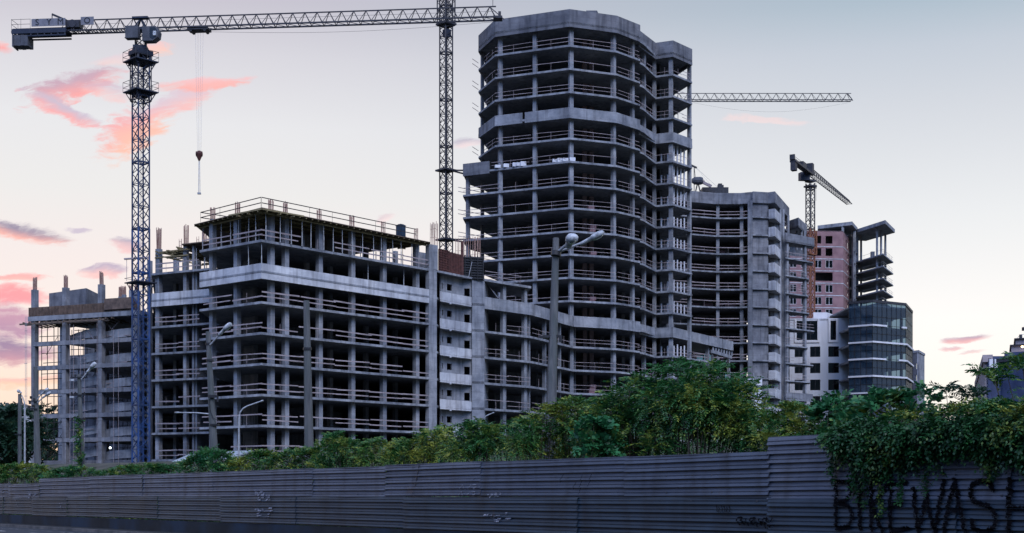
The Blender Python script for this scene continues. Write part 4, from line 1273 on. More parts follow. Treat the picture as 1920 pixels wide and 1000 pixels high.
def main_crane():
    Z = 150.0
    p = G(264, Z); rot = R(45)
    root = thing('tower_crane', (*p, 1.9), 'flat topped tower crane with a blue lattice mast and a cab under its long jib', 'crane')
    W = 1.36
    ztop = H(98, Z)
    zb = H(430, Z)
    mb = MB(); lattice_mast(mb, p, 1.4, zb, W, rot, 1.25, .21, .075); lattice_mast(mb, p, zb, ztop, W, rot, 1.25, .17, .07, 1, 1)
    mb.build('mast', [CRANE_B, CRANE_U], root)
    mb = MB(); mb.box((*p, 1.6), (3.6, 3.6, .9), rot); mb.build('foundation', CON_D, root)
    # climbing frame near the top, two railed platforms
    mb = MB(); lattice_mast(mb, p, H(190, Z), H(100, Z), W * 1.22, rot, 1.3, .12, .05); mb.build('climbing_frame', CRANE_K, root)
    platform(root, p, H(174, Z), 2.85, rot); platform(root, p, H(117, Z), 2.85, rot)
    mb = MB(); a = H(119, Z)
    for k in range(4):
        an = rot + k * math.pi / 2 + .78; mb.beam((p[0] + 1.35 * math.cos(an), p[1] + 1.35 * math.sin(an), a - .3), (p[0] + .9 * math.cos(an), p[1] + .9 * math.sin(an), H(99, Z)), .22)
    mb.box((*p, H(101, Z)), (2.0, 2.0, .5), rot); mb.build('climbing_head', CRANE_N, root)
    mb = MB(); mb.tube([(*p, H(97, Z)), (*p, H(94, Z))], [.95, .95], 16); mb.box((*p, H(91, Z)), (1.5, 1.5, .35), .1)
    mb.build('slewing_ring', CRANE_N, root)
    mb = MB(); lattice_mast(mb, p, H(91, Z), H(56, Z), 1.05, .1, .9, .13, .08); mb.build('slewing_tower', CRANE_K, root)
    # jib: nearly parallel to the picture, slightly towards us at the tip
    zj = H(56.5, Z)
    tip = Vector((G(930, 146.3)[0], 146.3, zj + .0)); tail = Vector((G(24, 151.3)[0], 151.3, zj))
    dj = Vector((tip.x - p[0], tip.y - p[1], 0)).normalized()
    n = Vector((dj.y, -dj.x, 0))            # towards the viewer
    mb = MB(); truss(mb, (p[0] + dj.x * .2, p[1] + dj.y * .2, zj), tip, 1.15, 1.32, 1.37)
    q = Vector((p[0], p[1], zj)) + dj * 2.0
    mb.beam(tip + Vector((0, 0, 1.3)) - dj * .7, tip + Vector((.9, 0, -.1)), .08); mb.box((tip.x + .4, tip.y, zj + .5), (.3, .3, .5)); mb.box((tip.x + .2, tip.y, zj), (1.0, 1.2, .25))
    mb.build('jib', CRANE_K, root)
    mb = MB(); mb.beam(tip + Vector((-.35, 0, 1.3)), tip + Vector((-.3, 0, 9.5)), .05); mb.build('aerial', CRANE_K, root)
    mb = MB(); truss(mb, (p[0] - dj.x * .1, p[1] - dj.y * .1, zj), (p[0] - dj.x * 9.3, p[1] - dj.y * 9.3, zj), 1.15, 1.32, 1.45)
    for i in range(28):
        c = Vector((p[0], p[1], zj + .02)) - dj * (.6 + i * .32); mb.beam(c - n * .7, c + n * .7, .1, .05)
    mb.build('counter_jib', CRANE_K, root)
    mb = MB()
    c0 = Vector((p[0], p[1], zj)) - dj * 8.4; c1 = Vector((p[0], p[1], zj)) - dj * 14.75
    for s in (-.75, .75): mb.beam(c0 + n * s, c1 + n * s, .18, .5); mb.beam(c0 + n * s - Vector((0, 0, .5)), c1 + n * s * .9 + dj * 1.5 - Vector((0, 0, .5)), .14, .16)
    for i in range(14): c = c0.lerp(c1, i / 13); mb.beam(c - n * .75, c + n * .75, .16, .14)
    for i in range(6):
        c = c0.lerp(c1, .02 + i / 8); mb.beam(c + n * .75, c + n * .75 - Vector((0, 0, .5)), .12)
    mb.beam(c0 + Vector((0, 0, .35)), c1 + Vector((0, 0, .35)), 1.2, .1)
    mb.build('counter_jib_deck', CRANE_N, root)
    mb = MB()
    for h in (.5, 1.05): mb.beam(c1 + n * .8 + Vector((0, 0, h + .3)), c1 + n * .8 + dj * 2.2 + Vector((0, 0, h + .3)), .035); mb.beam(c1 + n * .8 + Vector((0, 0, h + .3)), c1 - n * .8 + Vector((0, 0, h + .3)), .035)
    for t in (0, 1.1, 2.2): mb.beam(c1 + n * .8 + dj * t, c1 + n * .8 + dj * t + Vector((0, 0, 1.4)), .035)
    mb.beam(c1 - n * .8, c1 - n * .8 + Vector((0, 0, 1.4)), .035)
    mb.build('deck_railing', CRANE_K, root)
    # counterweight blocks hanging under the tail
    cw = c1 + dj * 1.35
    mb = MB(); an = math.atan2(dj.y, dj.x)
    for i in range(4):
        c = cw + dj * (-.95 + i * .42)
        mb.box((c.x, c.y, zj - .95 - .04 * (i % 2)), (.4, 1.5, 1.2), an)
    mb.prism([(cw.x - 1.3, cw.y - .85), (cw.x - 1.16, cw.y - .85), (cw.x - 1.16, cw.y + .8), (cw.x - 1.3, cw.y + .8)], zj - 1.7, zj - .35)
    mb.build('counterweight', GREYBOX, root)
    # sign board with its letters, winch housings
    s0, s1 = c1 + dj * 2.35 + n * .82, c1 + dj * 6.3 + n * .82
    mb = MB(); mb.prism([(s0.x, s0.y), (s1.x, s1.y), (s1.x - n.x * .06, s1.y - n.y * .06), (s0.x - n.x * .06, s0.y - n.y * .06)], zj + .5, zj + 1.35)
    board = mb.build('sign_board', mat_noise('grey_sign_sheet', (.17, .17, .2), (.22, .22, .25), 2), root)
    for ch, t in (('S', .17), ('Y', .52), ('M', .86)):
        c = s0.lerp(s1, t) + n * .02; text_mesh('lettering', ch, .98, BLACKMETAL, board, (c.x, c.y, zj + .93), dj)
    u0, u1 = c1 + dj * 8.1 + n * .82, c1 + dj * 9.6 + n * .82
    mb = MB(); mb.prism([(u0.x, u0.y), (u1.x, u1.y), (u1.x - n.x * .06, u1.y - n.y * .06), (u0.x - n.x * .06, u0.y - n.y * .06)], zj + .5, zj + 1.4)
    b2 = mb.build('sign_board', MAT['grey_sign_sheet'], root)
    c = u0.lerp(u1, .5) + n * .02; text_mesh('lettering', 'O', .95, BLACKMETAL, b2, (c.x, c.y, zj + .95), dj)
    mb = MB(); c = c1 + dj * 7.0; mb.box((c.x, c.y, zj + .75), (1.6, 1.1, .7), an); mb.tube([c + n * .6 + Vector((0, 0, .8)), c - n * .6 + Vector((0, 0, .8))], .45, 12)
    mb.beam(c1 + dj * 4.4 + Vector((0, 0, 1.3)), c1 + dj * 4.4 + Vector((0, 0, 2.1)), .1); mb.beam(c1 + dj * 4.4 + Vector((0, 0, 2.1)), c1 + dj * 6.1 + Vector((0, 0, 1.35)), .2)
    mb.build('winch', CRANE_K, root)
    # jib root frame, switch cabinet and cab
    mb = MB(); t = Vector((p[0], p[1], zj))
    mb.box((p[0], p[1], zj + 1.34), (1.8, .7, .2), an)
    for s in (-.5, .5):
        mb.beam(t + dj * .7 + n * s, t + Vector((0, 0, 1.3)), .16); mb.beam(t - dj * .7 + n * s, t + Vector((0, 0, 1.3)), .16)
    mb.box((p[0], p[1], zj), (2.0, 1.3, .3), an); mb.build('jib_root', CRANE_N, root)
    k = t - dj * .6 + n * .85 - Vector((0, 0, .55)); mb = MB(); mb.box(tuple(k), (1.45, .8, 1.3), an); mb.box((k.x, k.y, k.z - .68), (1.55, .9, .08), an); mb.build('switch_cabinet', GREYBOX, root)
    k = t + dj * 1.55 + n * .75 - Vector((0, 0, .8))
    mb = MB(); prof = [(-.9, -.85), (.3, -.85), (.85, -.45), (.95, .2), (.65, .75), (-.9, .75)]
    vs = []
    for s in (-.55, .55):
        for a, b in prof: vs.append(k + dj * a + n * s + Vector((0, 0, b)))
    m = len(prof)
    mb.add(vs, [tuple(range(m)), tuple(range(2 * m - 1, m - 1, -1))] + [(i + m, (i + 1) % m + m, (i + 1) % m, i) for i in range(m)])
    cab = mb.build('cab', GREYBOX, root)
    mb = MB()
    gp = [(-.05, -.5), (.3, -.75), (.75, -.4), (.84, .18), (.58, .62), (-.05, .62)]
    mb.add([k + dj * a + n * .565 + Vector((0, 0, b)) for a, b in gp], [tuple(range(6))])
    mb.build('cab_window', mat_noise('dark_cab_glass', (.008, .01, .016), (.015, .018, .025), 1, rough=.1, spec=.5), cab)
    mb = MB(); mb.beam(k + dj * .4 + n * .58 + Vector((0, 0, -.1)), k + dj * .75 + n * .58 + Vector((0, 0, -.1)), .32, .5); mb.build('cab_window', LAMPSHELL, cab)
    # trolley, ropes, hook block with a hanging sling
    tr = Vector((*G(373.5, 149.5), zj))
    mb = MB(); mb.box((tr.x, tr.y, zj - .18), (2.4, 1.3, .22), an)
    for s in (-.8, .8): mb.tube([tr + dj * s + n * .6 - Vector((0, 0, .3)), tr + dj * s - n * .6 - Vector((0, 0, .3))], .2, 10)
    mb.build('trolley', CRANE_K, root)
    hk = H(289, 149.5)
    mb = MB()
    for a, b in ((-.36, -.14), (-.12, -.05), (.14, .05), (.38, .14)): mb.beam(tr + dj * a * 1.2 - Vector((0, 0, .3)), (tr.x + b * 1.4, tr.y, hk + .3), .018)
    mb.build('hoist_rope', STEEL_G, root)
    mb = MB(); mb.tube([(tr.x - .34, tr.y, hk), (tr.x + .34, tr.y, hk)], .3, 12); mb.tube([(tr.x, tr.y, hk + .35), (tr.x, tr.y, hk), (tr.x, tr.y, hk - .35), (tr.x, tr.y, hk - .75)], [.16, .42, .28, .1], 10)
    mb.build('hook_block', RUSTF, root)
    mb = MB()
    for s in (-.04, .05): mb.beam((tr.x + s, tr.y, hk - .7), (tr.x + s * 1.8, tr.y, H(361, 149.5)), .06)
    mb.box((tr.x, tr.y, H(363, 149.5)), (.36, .3, .18)); mb.build('sling', STEEL_G, root)
    mb = MB(); prev = None
    for i in range(25):
        s = i / 24; c = tr.lerp(tip, s) + Vector((0, 0, -.35 - .55 * math.sin(math.pi * s)))
        if prev: mb.beam(prev, c, .022, caps=False)
        prev = c
    mb.build('trolley_rope', CRANE_K, root)
    mb = MB(); mb.beam(t + Vector((0, 0, .85)) + dj * 2, tip + Vector((0, 0, .8)), .025); mb.beam(t + Vector((0, 0, .85)) - dj * 2, t - dj * 9 + Vector((0, 0, .8)), .025); mb.build('safety_line', STEEL_D, root)
    for i, px in enumerate((403, 475, 558, 640, 730, 800)):
        pass
    # working platform round the lower mast and its boards
    platform(root, p, H(531, Z), 2.6, rot, .01)
    mb = MB(); q = G(240, Z); mb.beam((*G(233, Z), H(486, Z)), (*G(280, Z), H(483, Z)), .3, .16); mb.beam((*G(237.5, Z), H(486, Z)), (*G(237.5, Z), H(527, Z)), .05); mb.build('mast_tie', TIMBER, root)


main_crane()


def second_crane():
    Z = 196.0; p = G(836.5, Z); rot = R(42)
    root = thing('tower_crane', (*p, 1.9), 'black lattice crane mast tied to the side of the tall tower', 'crane')
    mb = MB(); lattice_mast(mb, p, 1.4, 77.0, 1.33, rot, 1.15, .17, .075); mb.build('mast', CRANE_K, root)
    mb = MB(); mb.box((*p, 1.6), (3.6, 3.6, .9), rot); mb.build('foundation', CON_D, root)
    mb = MB(); lattice_mast(mb, p, H(48, Z), 76.5, 1.85, rot, 1.2, .15, .06); mb.box((*p, H(46, Z)), (2.2, 2.2, .25), rot); mb.build('climbing_frame', CRANE_K, root)
    mb = MB(); mb.box((p[0] + .1, p[1], H(63, Z)), (.9, .9, 1.1), rot); mb.build('climbing_jack', CRANE_N, root)
    mb = MB(); mb.tube([(*p, 77), (*p, 77.6)], 1.0, 14); lattice_mast(mb, p, 77.6, 80.5, 1.3, rot, 1.1, .15, .08); mb.build('slewing_tower', CRANE_K, root)
    mb = MB(); truss(mb, (p[0] - 11, p[1] + 4, 80), (p[0] + 30, p[1] - 12, 80), 1.15, 1.4, 1.5); mb.build('jib', CRANE_K, root)
    for y, x1 in ((320, 868), (450, 880)):
        mb = MB(); z = H(y, Z); mb.box((*p, z), (2.3, 2.3, .22), rot)
        q = G(x1, 197)
        for s in (-.45, .35): mb.beam((p[0] + .9, p[1] + s, z + s * .3), (q[0] + .6, q[1] + .5, z + .1 + s * .8), .2)
        mb.build('wall_tie', CRANE_K, root)


second_crane()


def third_crane():
    Z = 236.0; p = G(1215, Z)
    root = thing('tower_crane', (*p, 1.9), 'crane hidden behind the tall tower, only its pale lattice jib showing on the right', 'crane')
    zj = H(189, Z)
    mb = MB(); lattice_mast(mb, p, 1.4, zj, 1.5, .4, 1.5, .16, .07); mb.build('mast', CRANE_K, root)
    mb = MB(); tip = Vector((*G(1596, 236.6), H(189, 236.6))); truss(mb, (*p, zj), tip, 1.1, 1.28, 1.6, .11, .06); mb.beam(tip + Vector((-.6, 0, 1.2)), tip + Vector((.3, 0, 0)), .12); mb.build('jib', CRANE_K, root)
    mb = MB(); truss(mb, (*p, zj), (p[0] - 9, p[1] + .5, zj), 1.1, 1.2, 1.5); mb.build('counter_jib', CRANE_K, root)
    mb = MB(); mb.box((p[0] - 8, p[1] + .4, zj - 1), (1.6, 1.4, 1.8)); mb.build('counterweight', GREYBOX, root)
    mb = MB(); prev = None
    for i in range(25):
        s = i / 24; c = Vector((*G(1300 + 290 * s, 236.3), zj - .3 - 1.6 * math.sin(math.pi * s)))
        if prev: mb.beam(prev, c, .017, caps=False)
        prev = c
    mb.build('trolley_rope', CRANE_K, root)


third_crane()


def fourth_crane():
    Z = 330.0; p = G(1519.3, Z); rot = R(30)
    root = thing('tower_crane', (*p, 1.9), 'distant rusty orange crane above the pink building with its jib pointing away to the right', 'crane')
    zt = H(344, Z)
    mb = MB(); lattice_mast(mb, p, 1.4, H(430, Z), 1.5, rot, 1.7, .24, .13); lattice_mast(mb, p, H(430, Z), zt, 1.5, rot, 1.7, .22, .1, 1, 1); mb.build('mast', [CRANE_O, CRANE_K], root)
    mb = MB(); mb.box((*p, H(350, Z)), (2.3, 2.3, .4), rot); mb.box((*p, H(340, Z)), (1.9, 1.9, .5), rot); mb.build('slewing_ring', CRANE_K, root)
    zj = H(327, Z)
    a, tip = G(1497, 316), G(1592, 365)
    dj = Vector((tip[0] - p[0], tip[1] - p[1], 0)).normalized()
    mb = MB(); truss(mb, (p[0], p[1], zj), (p[0] + dj.x * 40, p[1] + dj.y * 40, zj), 1.4, 1.8, 1.9, .15, .075, .55); mb.build('jib', CRANE_K, root)
    mb = MB(); c = Vector((p[0], p[1], zj)); e = c - dj * 15.5
    mb.beam(c, e, 1.5, .45)
    for h in (.9,): 
        for s in (-.8, .8): mb.beam(c - dj * 2 + Vector((s * .6, s * .5, h + .3)), e + Vector((s * .6, s * .5, h + .3)), .06)
    mb.build('counter_jib', CRANE_K, root)
    mb = MB(); an = math.atan2(dj.y, dj.x)
    for i in range(3): q = e + dj * (.3 + i * .6); mb.box((q.x, q.y, zj - .9), (.45, 1.2, 2.5), an)
    mb.box((e.x - .1, e.y, zj + .9), (.5, 1.2, 1.2), an); mb.build('counterweight', CRANE_K, root)
    mb = MB(); q = c - dj * 7; mb.box((q.x, q.y, zj + .8), (3, 1.2, 1.2), an); mb.build('winch', CRANE_K, root)
    mb = MB(); mb.box((c.x, c.y, zj + 1.2), (1.5, 1.5, 2.8), an); mb.build('jib_root', CRANE_K, root)
    mb = MB(); mb.box((p[0] - 1.7, p[1] - .8, H(333, Z)), (2.4, 1.6, 1.9), .2); cab = mb.build('cab', CRANE_N, root)
    mb = MB(); mb.box((p[0] - 2.3, p[1] - 1.65, H(332.5, Z)), (.9, .06, 1.1), .2); mb.build('cab_window', BLACKMETAL, cab)
    mb = MB(); q = G(1530, 338); mb.beam((*q, zj), (*q, H(377, 338)), .05); mb.beam((*q, H(347, 338)), (*q, H(354, 338)), .2); mb.build('hoist_rope', CRANE_K, root)
    mb = MB(); lattice_mast(mb, p, H(478, Z), H(434, Z), 2.1, rot, 2.2, .3, .12); mb.build('mast_collar', CRANE_O, root)


fourth_crane()


# ============================================================ ground, road
FD = (-.591, .807)                         # along the fence, away
FN = (.807, .591)                          # across the fence, away from the viewer
FDIST = 22.1


def fdist(x, y): return x * FN[0] + y * FN[1] - FDIST


def sstep(t):
    t = min(1, max(0, t)); return t * t * (3 - 2 * t)


def gz(x, y):
    d = fdist(x, y)
    base = -.0104 * max(-60, min(140, y))
    if d <= 0: return -1.66 + base
    return (-1.25 + base) * (1 - sstep(d / 24)) + 2.0 * sstep(d / 24) if d > .3 else -1.66 + base + (.41) * d / .3


def rz(y): return -1.6 - .0104 * y


def fence_at(x):                           # image column -> plan point on the fence line
    Z = 68500 / (x + 870.0)
    return G(x, Z)


def ground():
    mb = MB()
    ts = [-400, -200, -120] + [-80 + 4 * i for i in range(56)] + [150, 170, 200, 260, 400, 900, 2500]
    ds = [-800, -200, -80, -40, -25, -12, -4, -.05, .3, 1, 2, 4, 6, 8, 10, 12, 14, 16, 18, 20, 22, 24, 28, 40, 70, 120, 250, 600, 3000]
    vs = []
    for d in ds:
        for t in ts:
            x = FN[0] * (FDIST + d) + FD[0] * t; y = FN[1] * (FDIST + d) + FD[1] * t
            j = 0 if d < 3 else .12 * math.sin(x * .7) * math.cos(y * .43)
            vs.append((x, y, gz(x, y) + j * (1 if d < 60 else 0)))
    n = len(ts)
    fs = [(i * n + j, i * n + j + 1, (i + 1) * n + j + 1, (i + 1) * n + j) for i in range(len(ds) - 1) for j in range(n - 1)]
    mb.add(vs, fs)
    o = mb.build('ground', mat_noise('site_earth', (.035, .035, .03), (.10, .095, .075), .35, rough=.95, c2=(.03, .05, .02), scale2=.15, bump=.4))
    o.data.flip_normals() if o.data.polygons[0].normal.z < 0 else None
    tag(o, kind='structure')


ground()


def fpt(t, d): return (FN[0] * (FDIST + d) + FD[0] * t, FN[1] * (FDIST + d) + FD[1] * t)


def strip(t0, t1, d0, d1, dz, name, mat, step=6.0, h=0.0):
    mb = MB(); n = max(1, int((t1 - t0) / step))
    vs = []
    for i in range(n + 1):
        t = t0 + (t1 - t0) * i / n
        for d in (d0, d1):
            x, y = fpt(t, d); vs.append((x, y, rz(y) + dz + h))
        if h:
            for d in (d0, d1):
                x, y = fpt(t, d); vs.append((x, y, rz(y) + dz - .15))
    k = 4 if h else 2
    fs = [(i * k, i * k + 1, (i + 1) * k + 1, (i + 1) * k) for i in range(n)]
    if h:
        fs += [(i * k, (i + 1) * k, (i + 1) * k + 2, i * k + 2) for i in range(n)] + [(i * k + 1, i * k + 3, (i + 1) * k + 3, (i + 1) * k + 1) for i in range(n)]
    mb.add(vs, fs)
    o = mb.build(name, mat)
    return tag(o, kind='structure')


ASPH = mat_noise('asphalt', (.018, .024, .034), (.034, .042, .055), 3.5, rough=.8, spec=.25, c2=(.026, .034, .05), scale2=.12)
strip(-60, 140, -16, -1.5, .0, 'road', ASPH)
strip(-60, 140, -1.5, -1.3, .0, 'kerb', mat_noise('kerb_concrete', (.06, .062, .066), (.15, .14, .135), 1.2), h=.13)
strip(-60, 140, -1.3, -.12, .115, 'pavement', mat_noise('dusty_pavement', (.010, .013, .018), (.026, .03, .036), 1.0))
WP = mat_noise('road_paint', (.42, .42, .42), (.62, .62, .6), 3, rough=.7)
for i in range(12):
    t0 = 20 + i * 7.5
    strip(t0, t0 + 3.4, -4.3, -4.12, .006, 'lane_marking', WP)
strip(-60, 140, -2.6, -2.5, .006, 'edge_marking', mat_noise('worn_road_paint', (.09, .09, .09), (.4, .4, .39), 1.1, lo=.45, hi=.6))


# ============================================================ corrugated fence
PITCH = .2
PROF = [(0, .0), (.03, .016), (.062, .028), (.076, .030), (.084, .014), (.096, .016), (.104, .036), (.14, .052), (.158, .060), (.163, .058), (.166, -.012), (.199, -.012)]


def prof(zrel):                            # bulge towards the viewer at height zrel below a rib top
    u = zrel % PITCH
    for (a, fa), (b, fb) in zip(PROF[:-1], PROF[1:]):
        if u <= b: return fa + (fb - fa) * (u - a) / (b - a)
    return 0.0


ZF = lambda y: -.0104 * y                  # fence heights are measured from this line


def mat_sheet(name, c0, c1, grime):
    m, nt, bs = nodes_of(name); L = nt.links.new
    geo = nt.nodes.new('ShaderNodeNewGeometry'); oi = nt.nodes.new('ShaderNodeObjectInfo')
    mp = nt.nodes.new('ShaderNodeMapping'); mp.inputs['Scale'].default_value = (.35, .35, 3.5); L(geo.outputs['Position'], mp.inputs[0])
    nz = nt.nodes.new('ShaderNodeTexNoise'); nz.inputs['Scale'].default_value = 1.3; nz.inputs['Detail'].default_value = 9; nz.inputs['Roughness'].default_value = .7; L(mp.outputs[0], nz.inputs[0])
    col = ramp(nt, nz.outputs[0], [(.3, c0), (.7, c1)])
    mp2 = nt.nodes.new('ShaderNodeMapping'); mp2.inputs['Scale'].default_value = (2.2, 2.2, .5); L(geo.outputs['Position'], mp2.inputs[0])
    n2 = nt.nodes.new('ShaderNodeTexNoise'); n2.inputs['Scale'].default_value = 1.0; n2.inputs['Detail'].default_value = 6; L(mp2.outputs[0], n2.inputs[0])
    f = ramp(nt, n2.outputs[0], [(.5, (0, 0, 0)), (.78, (.8, .8, .8))])
    mx = nt.nodes.new('ShaderNodeMixRGB'); L(f, mx.inputs[0]); L(col, mx.inputs[1]); mx.inputs[2].default_value = (*grime, 1)
    n4 = nt.nodes.new('ShaderNodeTexNoise'); n4.inputs['Scale'].default_value = .9; n4.inputs['Detail'].default_value = 9; n4.inputs['Roughness'].default_value = .75; L(geo.outputs['Position'], n4.inputs[0])
    rf = ramp(nt, n4.outputs[0], [(.62, (0, 0, 0)), (.70, (.7, .7, .7))])
    mr = nt.nodes.new('ShaderNodeMixRGB'); L(rf, mr.inputs[0]); L(mx.outputs[0], mr.inputs[1]); mr.inputs[2].default_value = (.085, .05, .035, 1); mx = mr
    r = ramp(nt, oi.outputs['Random'], [(0, (.72, .76, .82)), (1, (1.18, 1.08, 1.06))])
    mu = nt.nodes.new('ShaderNodeMixRGB'); mu.blend_type = 'MULTIPLY'; mu.inputs[0].default_value = 1; L(mx.outputs[0], mu.inputs[1]); L(r, mu.inputs[2])
    L(mu.outputs[0], bs.inputs['Base Color']); bs.inputs['Roughness'].default_value = .55; bs.inputs['Specular IOR Level'].default_value = .35
    return m


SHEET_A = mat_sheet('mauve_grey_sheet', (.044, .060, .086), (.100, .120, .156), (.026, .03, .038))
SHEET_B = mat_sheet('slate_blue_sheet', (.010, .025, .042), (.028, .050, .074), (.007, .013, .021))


def sheet(root, t0, t1, top, n, mat, out=0.0, jz=0.0, label=None):
    mb = MB()
    rows = []
    for i in range(n):
        for k, (u, f) in enumerate(PROF): rows.append((top - i * PITCH - u, f))
    rows.append((top - n * PITCH, 0.0))
    m = 5
    vs = []
    wav = random.uniform(0, 6)
    for z, f in rows[:-1]:
        for j in range(m):
            t = t0 + (t1 - t0) * j / (m - 1)
            w = .016 * math.sin(t * 1.3 + wav) + .009 * math.sin(z * 5 + wav + t)
            x, y = fpt(t, -(f + out + w)); vs.append((x, y, ZF(y) + z + jz * (j / (m - 1) - .5)))
    fs = [(r * m + j, r * m + j + 1, (r + 1) * m + j + 1, (r + 1) * m + j) for r in range(len(rows) - 2) for j in range(m - 1)]
    mb.add(vs, fs)
    for s in (.06, .37, .69):                # screw heads in the grooves
        for i in range(0, n, 2):
            q = fpt(t0 + (t1 - t0) * s, -(out + .022)); mb_z = top - i * PITCH - .088; vs_ = len(vs)
            mb.box((*q, ZF(q[1]) + mb_z), (.035, .035, .035), mi=1)
    # folded top edge
    p, q = fpt(t0, -out), fpt(t1, -out)
    mb.beam((*p, ZF(p[1]) + top), (*q, ZF(q[1]) + top + 0), .035, .03)
    o = mb.build('corrugated_sheet', [mat, STEEL_D], root)
    if label: o['label'] = label
    return o


def t_of(x):
    p = fence_at(x); return (p[0] * FD[0] + p[1] * FD[1])


def fence():
    p = fence_at(960)
    root = thing('corrugated_fence', (*p, ZF(p[1]) - 1.6), 'long grimy corrugated metal hoarding along the street, with sprayed letters', 'fence')
    tR, tS, tL = t_of(2300), t_of(1447), t_of(77)
    # joints (columns in the photograph) of the upper and lower courses
    up = [2300, 1900, 1640, 1447, 1180, 905, 728, 590, 402, 270, 172, 77, 20, -60, -150, -230]
    lo = [2300, 1800, 1451, 1090, 766, 560, 420, 300, 212, 130, 66, 10, -60, -150, -230]
    for a, b in zip(up[:-1], up[1:]):
        top = 1.02 if b >= 77 else .78
        n = 5 if b >= 77 else 4
        if a > 1447:
            top, n = 1.32, 7
        sheet(root, t_of(a), t_of(b) + .06, top + random.uniform(-.03, .02), n, SHEET_A, .03 * (up.index(a) % 2), random.uniform(-.02, .02))
    for a, b in zip(lo[:-1], lo[1:]):
        top, n = (.0, 5) if a <= 1451 else (-.06, 5)
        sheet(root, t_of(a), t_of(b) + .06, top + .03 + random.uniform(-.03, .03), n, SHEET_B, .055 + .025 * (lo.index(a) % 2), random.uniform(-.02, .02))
    # posts behind, rails, screws
    mb = MB()
    t = t_of(2300)
    while t < t_of(-230):
        q = fpt(t, .09); zt = ZF(q[1]) + (1.2 if t < tS else .9)
        mb2 = MB(); mb2.beam((*q, ZF(q[1]) - 1.5), (*q, zt), .08); mb2.build('post', STEEL_D, root); t += 3.0
    vs = []; tt = [t_of(2300) + (t_of(-230) - t_of(2300)) * i / 30 for i in range(31)]
    for t0, t1 in zip(tt[:-1], tt[1:]):
        a, b = fpt(t0, -.1), fpt(t1, -.1); a2, b2 = fpt(t0, .2), fpt(t1, .2)
        za, zb = ZF(a[1]), ZF(b[1])
        base = len(mb.v)
        mb.add([(*a, za - 1.75), (*b, zb - 1.75), (*b2, zb - 1.75), (*a2, za - 1.75), (*a, za - 1.0), (*b, zb - 1.0), (*b2, zb - 1.0), (*a2, za - 1.0)], [(0, 1, 5, 4), (4, 5, 6, 7), (2, 3, 7, 6)])
    mb.build('footing', mat_noise('stained_footing', (.006, .009, .013), (.016, .02, .026), .8, c2=(.014, .03, .055), scale2=.35), root)
    # light ties hanging on the sheets
    for x, z0, z1 in ((790, 1.0, .35),):
        mb = MB(); q, q2 = fpt(t_of(x), -.06), fpt(t_of(x - 6), -.08); mb.beam((*q, ZF(q[1]) + z0), (*q2, ZF(q[1]) + z1), .02); mb.build('hanging_wire', BLACKMETAL, root)
    return root


FENCE = fence()


def paint(root, name, strokes, mat, cell=.022, rough=.25, seed=1, lift=.012):
    """sprayed lettering that follows the ribs; strokes: (polyline [(t, z)], half width); t grows to the right of a viewer in the street"""
    rr = random.Random(seed)
    mb = MB()
    seen = set()
    for pl, hw in strokes:
        for (a, b) in zip(pl[:-1], pl[1:]):
            x0, x1 = min(a[0], b[0]) - hw, max(a[0], b[0]) + hw; z0, z1 = min(a[1], b[1]) - hw, max(a[1], b[1]) + hw
            for i in range(int(x0 / cell) - 1, int(x1 / cell) + 2):
                for j in range(int(z0 / cell) - 1, int(z1 / cell) + 2):
                    if (i, j) in seen: continue
                    cx, cz = (i + .5) * cell, (j + .5) * cell
                    dx, dz = b[0] - a[0], b[1] - a[1]; L = dx * dx + dz * dz
                    s = max(0, min(1, ((cx - a[0]) * dx + (cz - a[1]) * dz) / L)) if L else 0
                    dd = math.hypot(cx - a[0] - s * dx, cz - a[1] - s * dz)
                    if dd < hw * (1 + rough * (rr.random() - .6)): seen.add((i, j))
    return seen, cell


def spray(root, name, seen, cell, mat, toppre, lift=.03, label=None):
    mb = MB(); idx = {}

    def vid(i, j):
        if (i, j) not in idx:
            t, z = -i * cell, j * cell
            up = z > .03
            f = max(0, prof(toppre[0] - z)) + .025 if up else max(0, prof(toppre[1] - z)) + .075
            x, y = fpt(t, -(f + lift + .014)); mb.v.append((x, y, ZF(y) + z)); idx[(i, j)] = len(mb.v) - 1
        return idx[(i, j)]
    for (i, j) in sorted(seen): mb.f.append((vid(i, j), vid(i, j + 1), vid(i + 1, j + 1), vid(i + 1, j)))
    mb.m = [0] * len(mb.f)
    o = mb.build(name, mat, root)
    if label: o['label'] = label
    return o


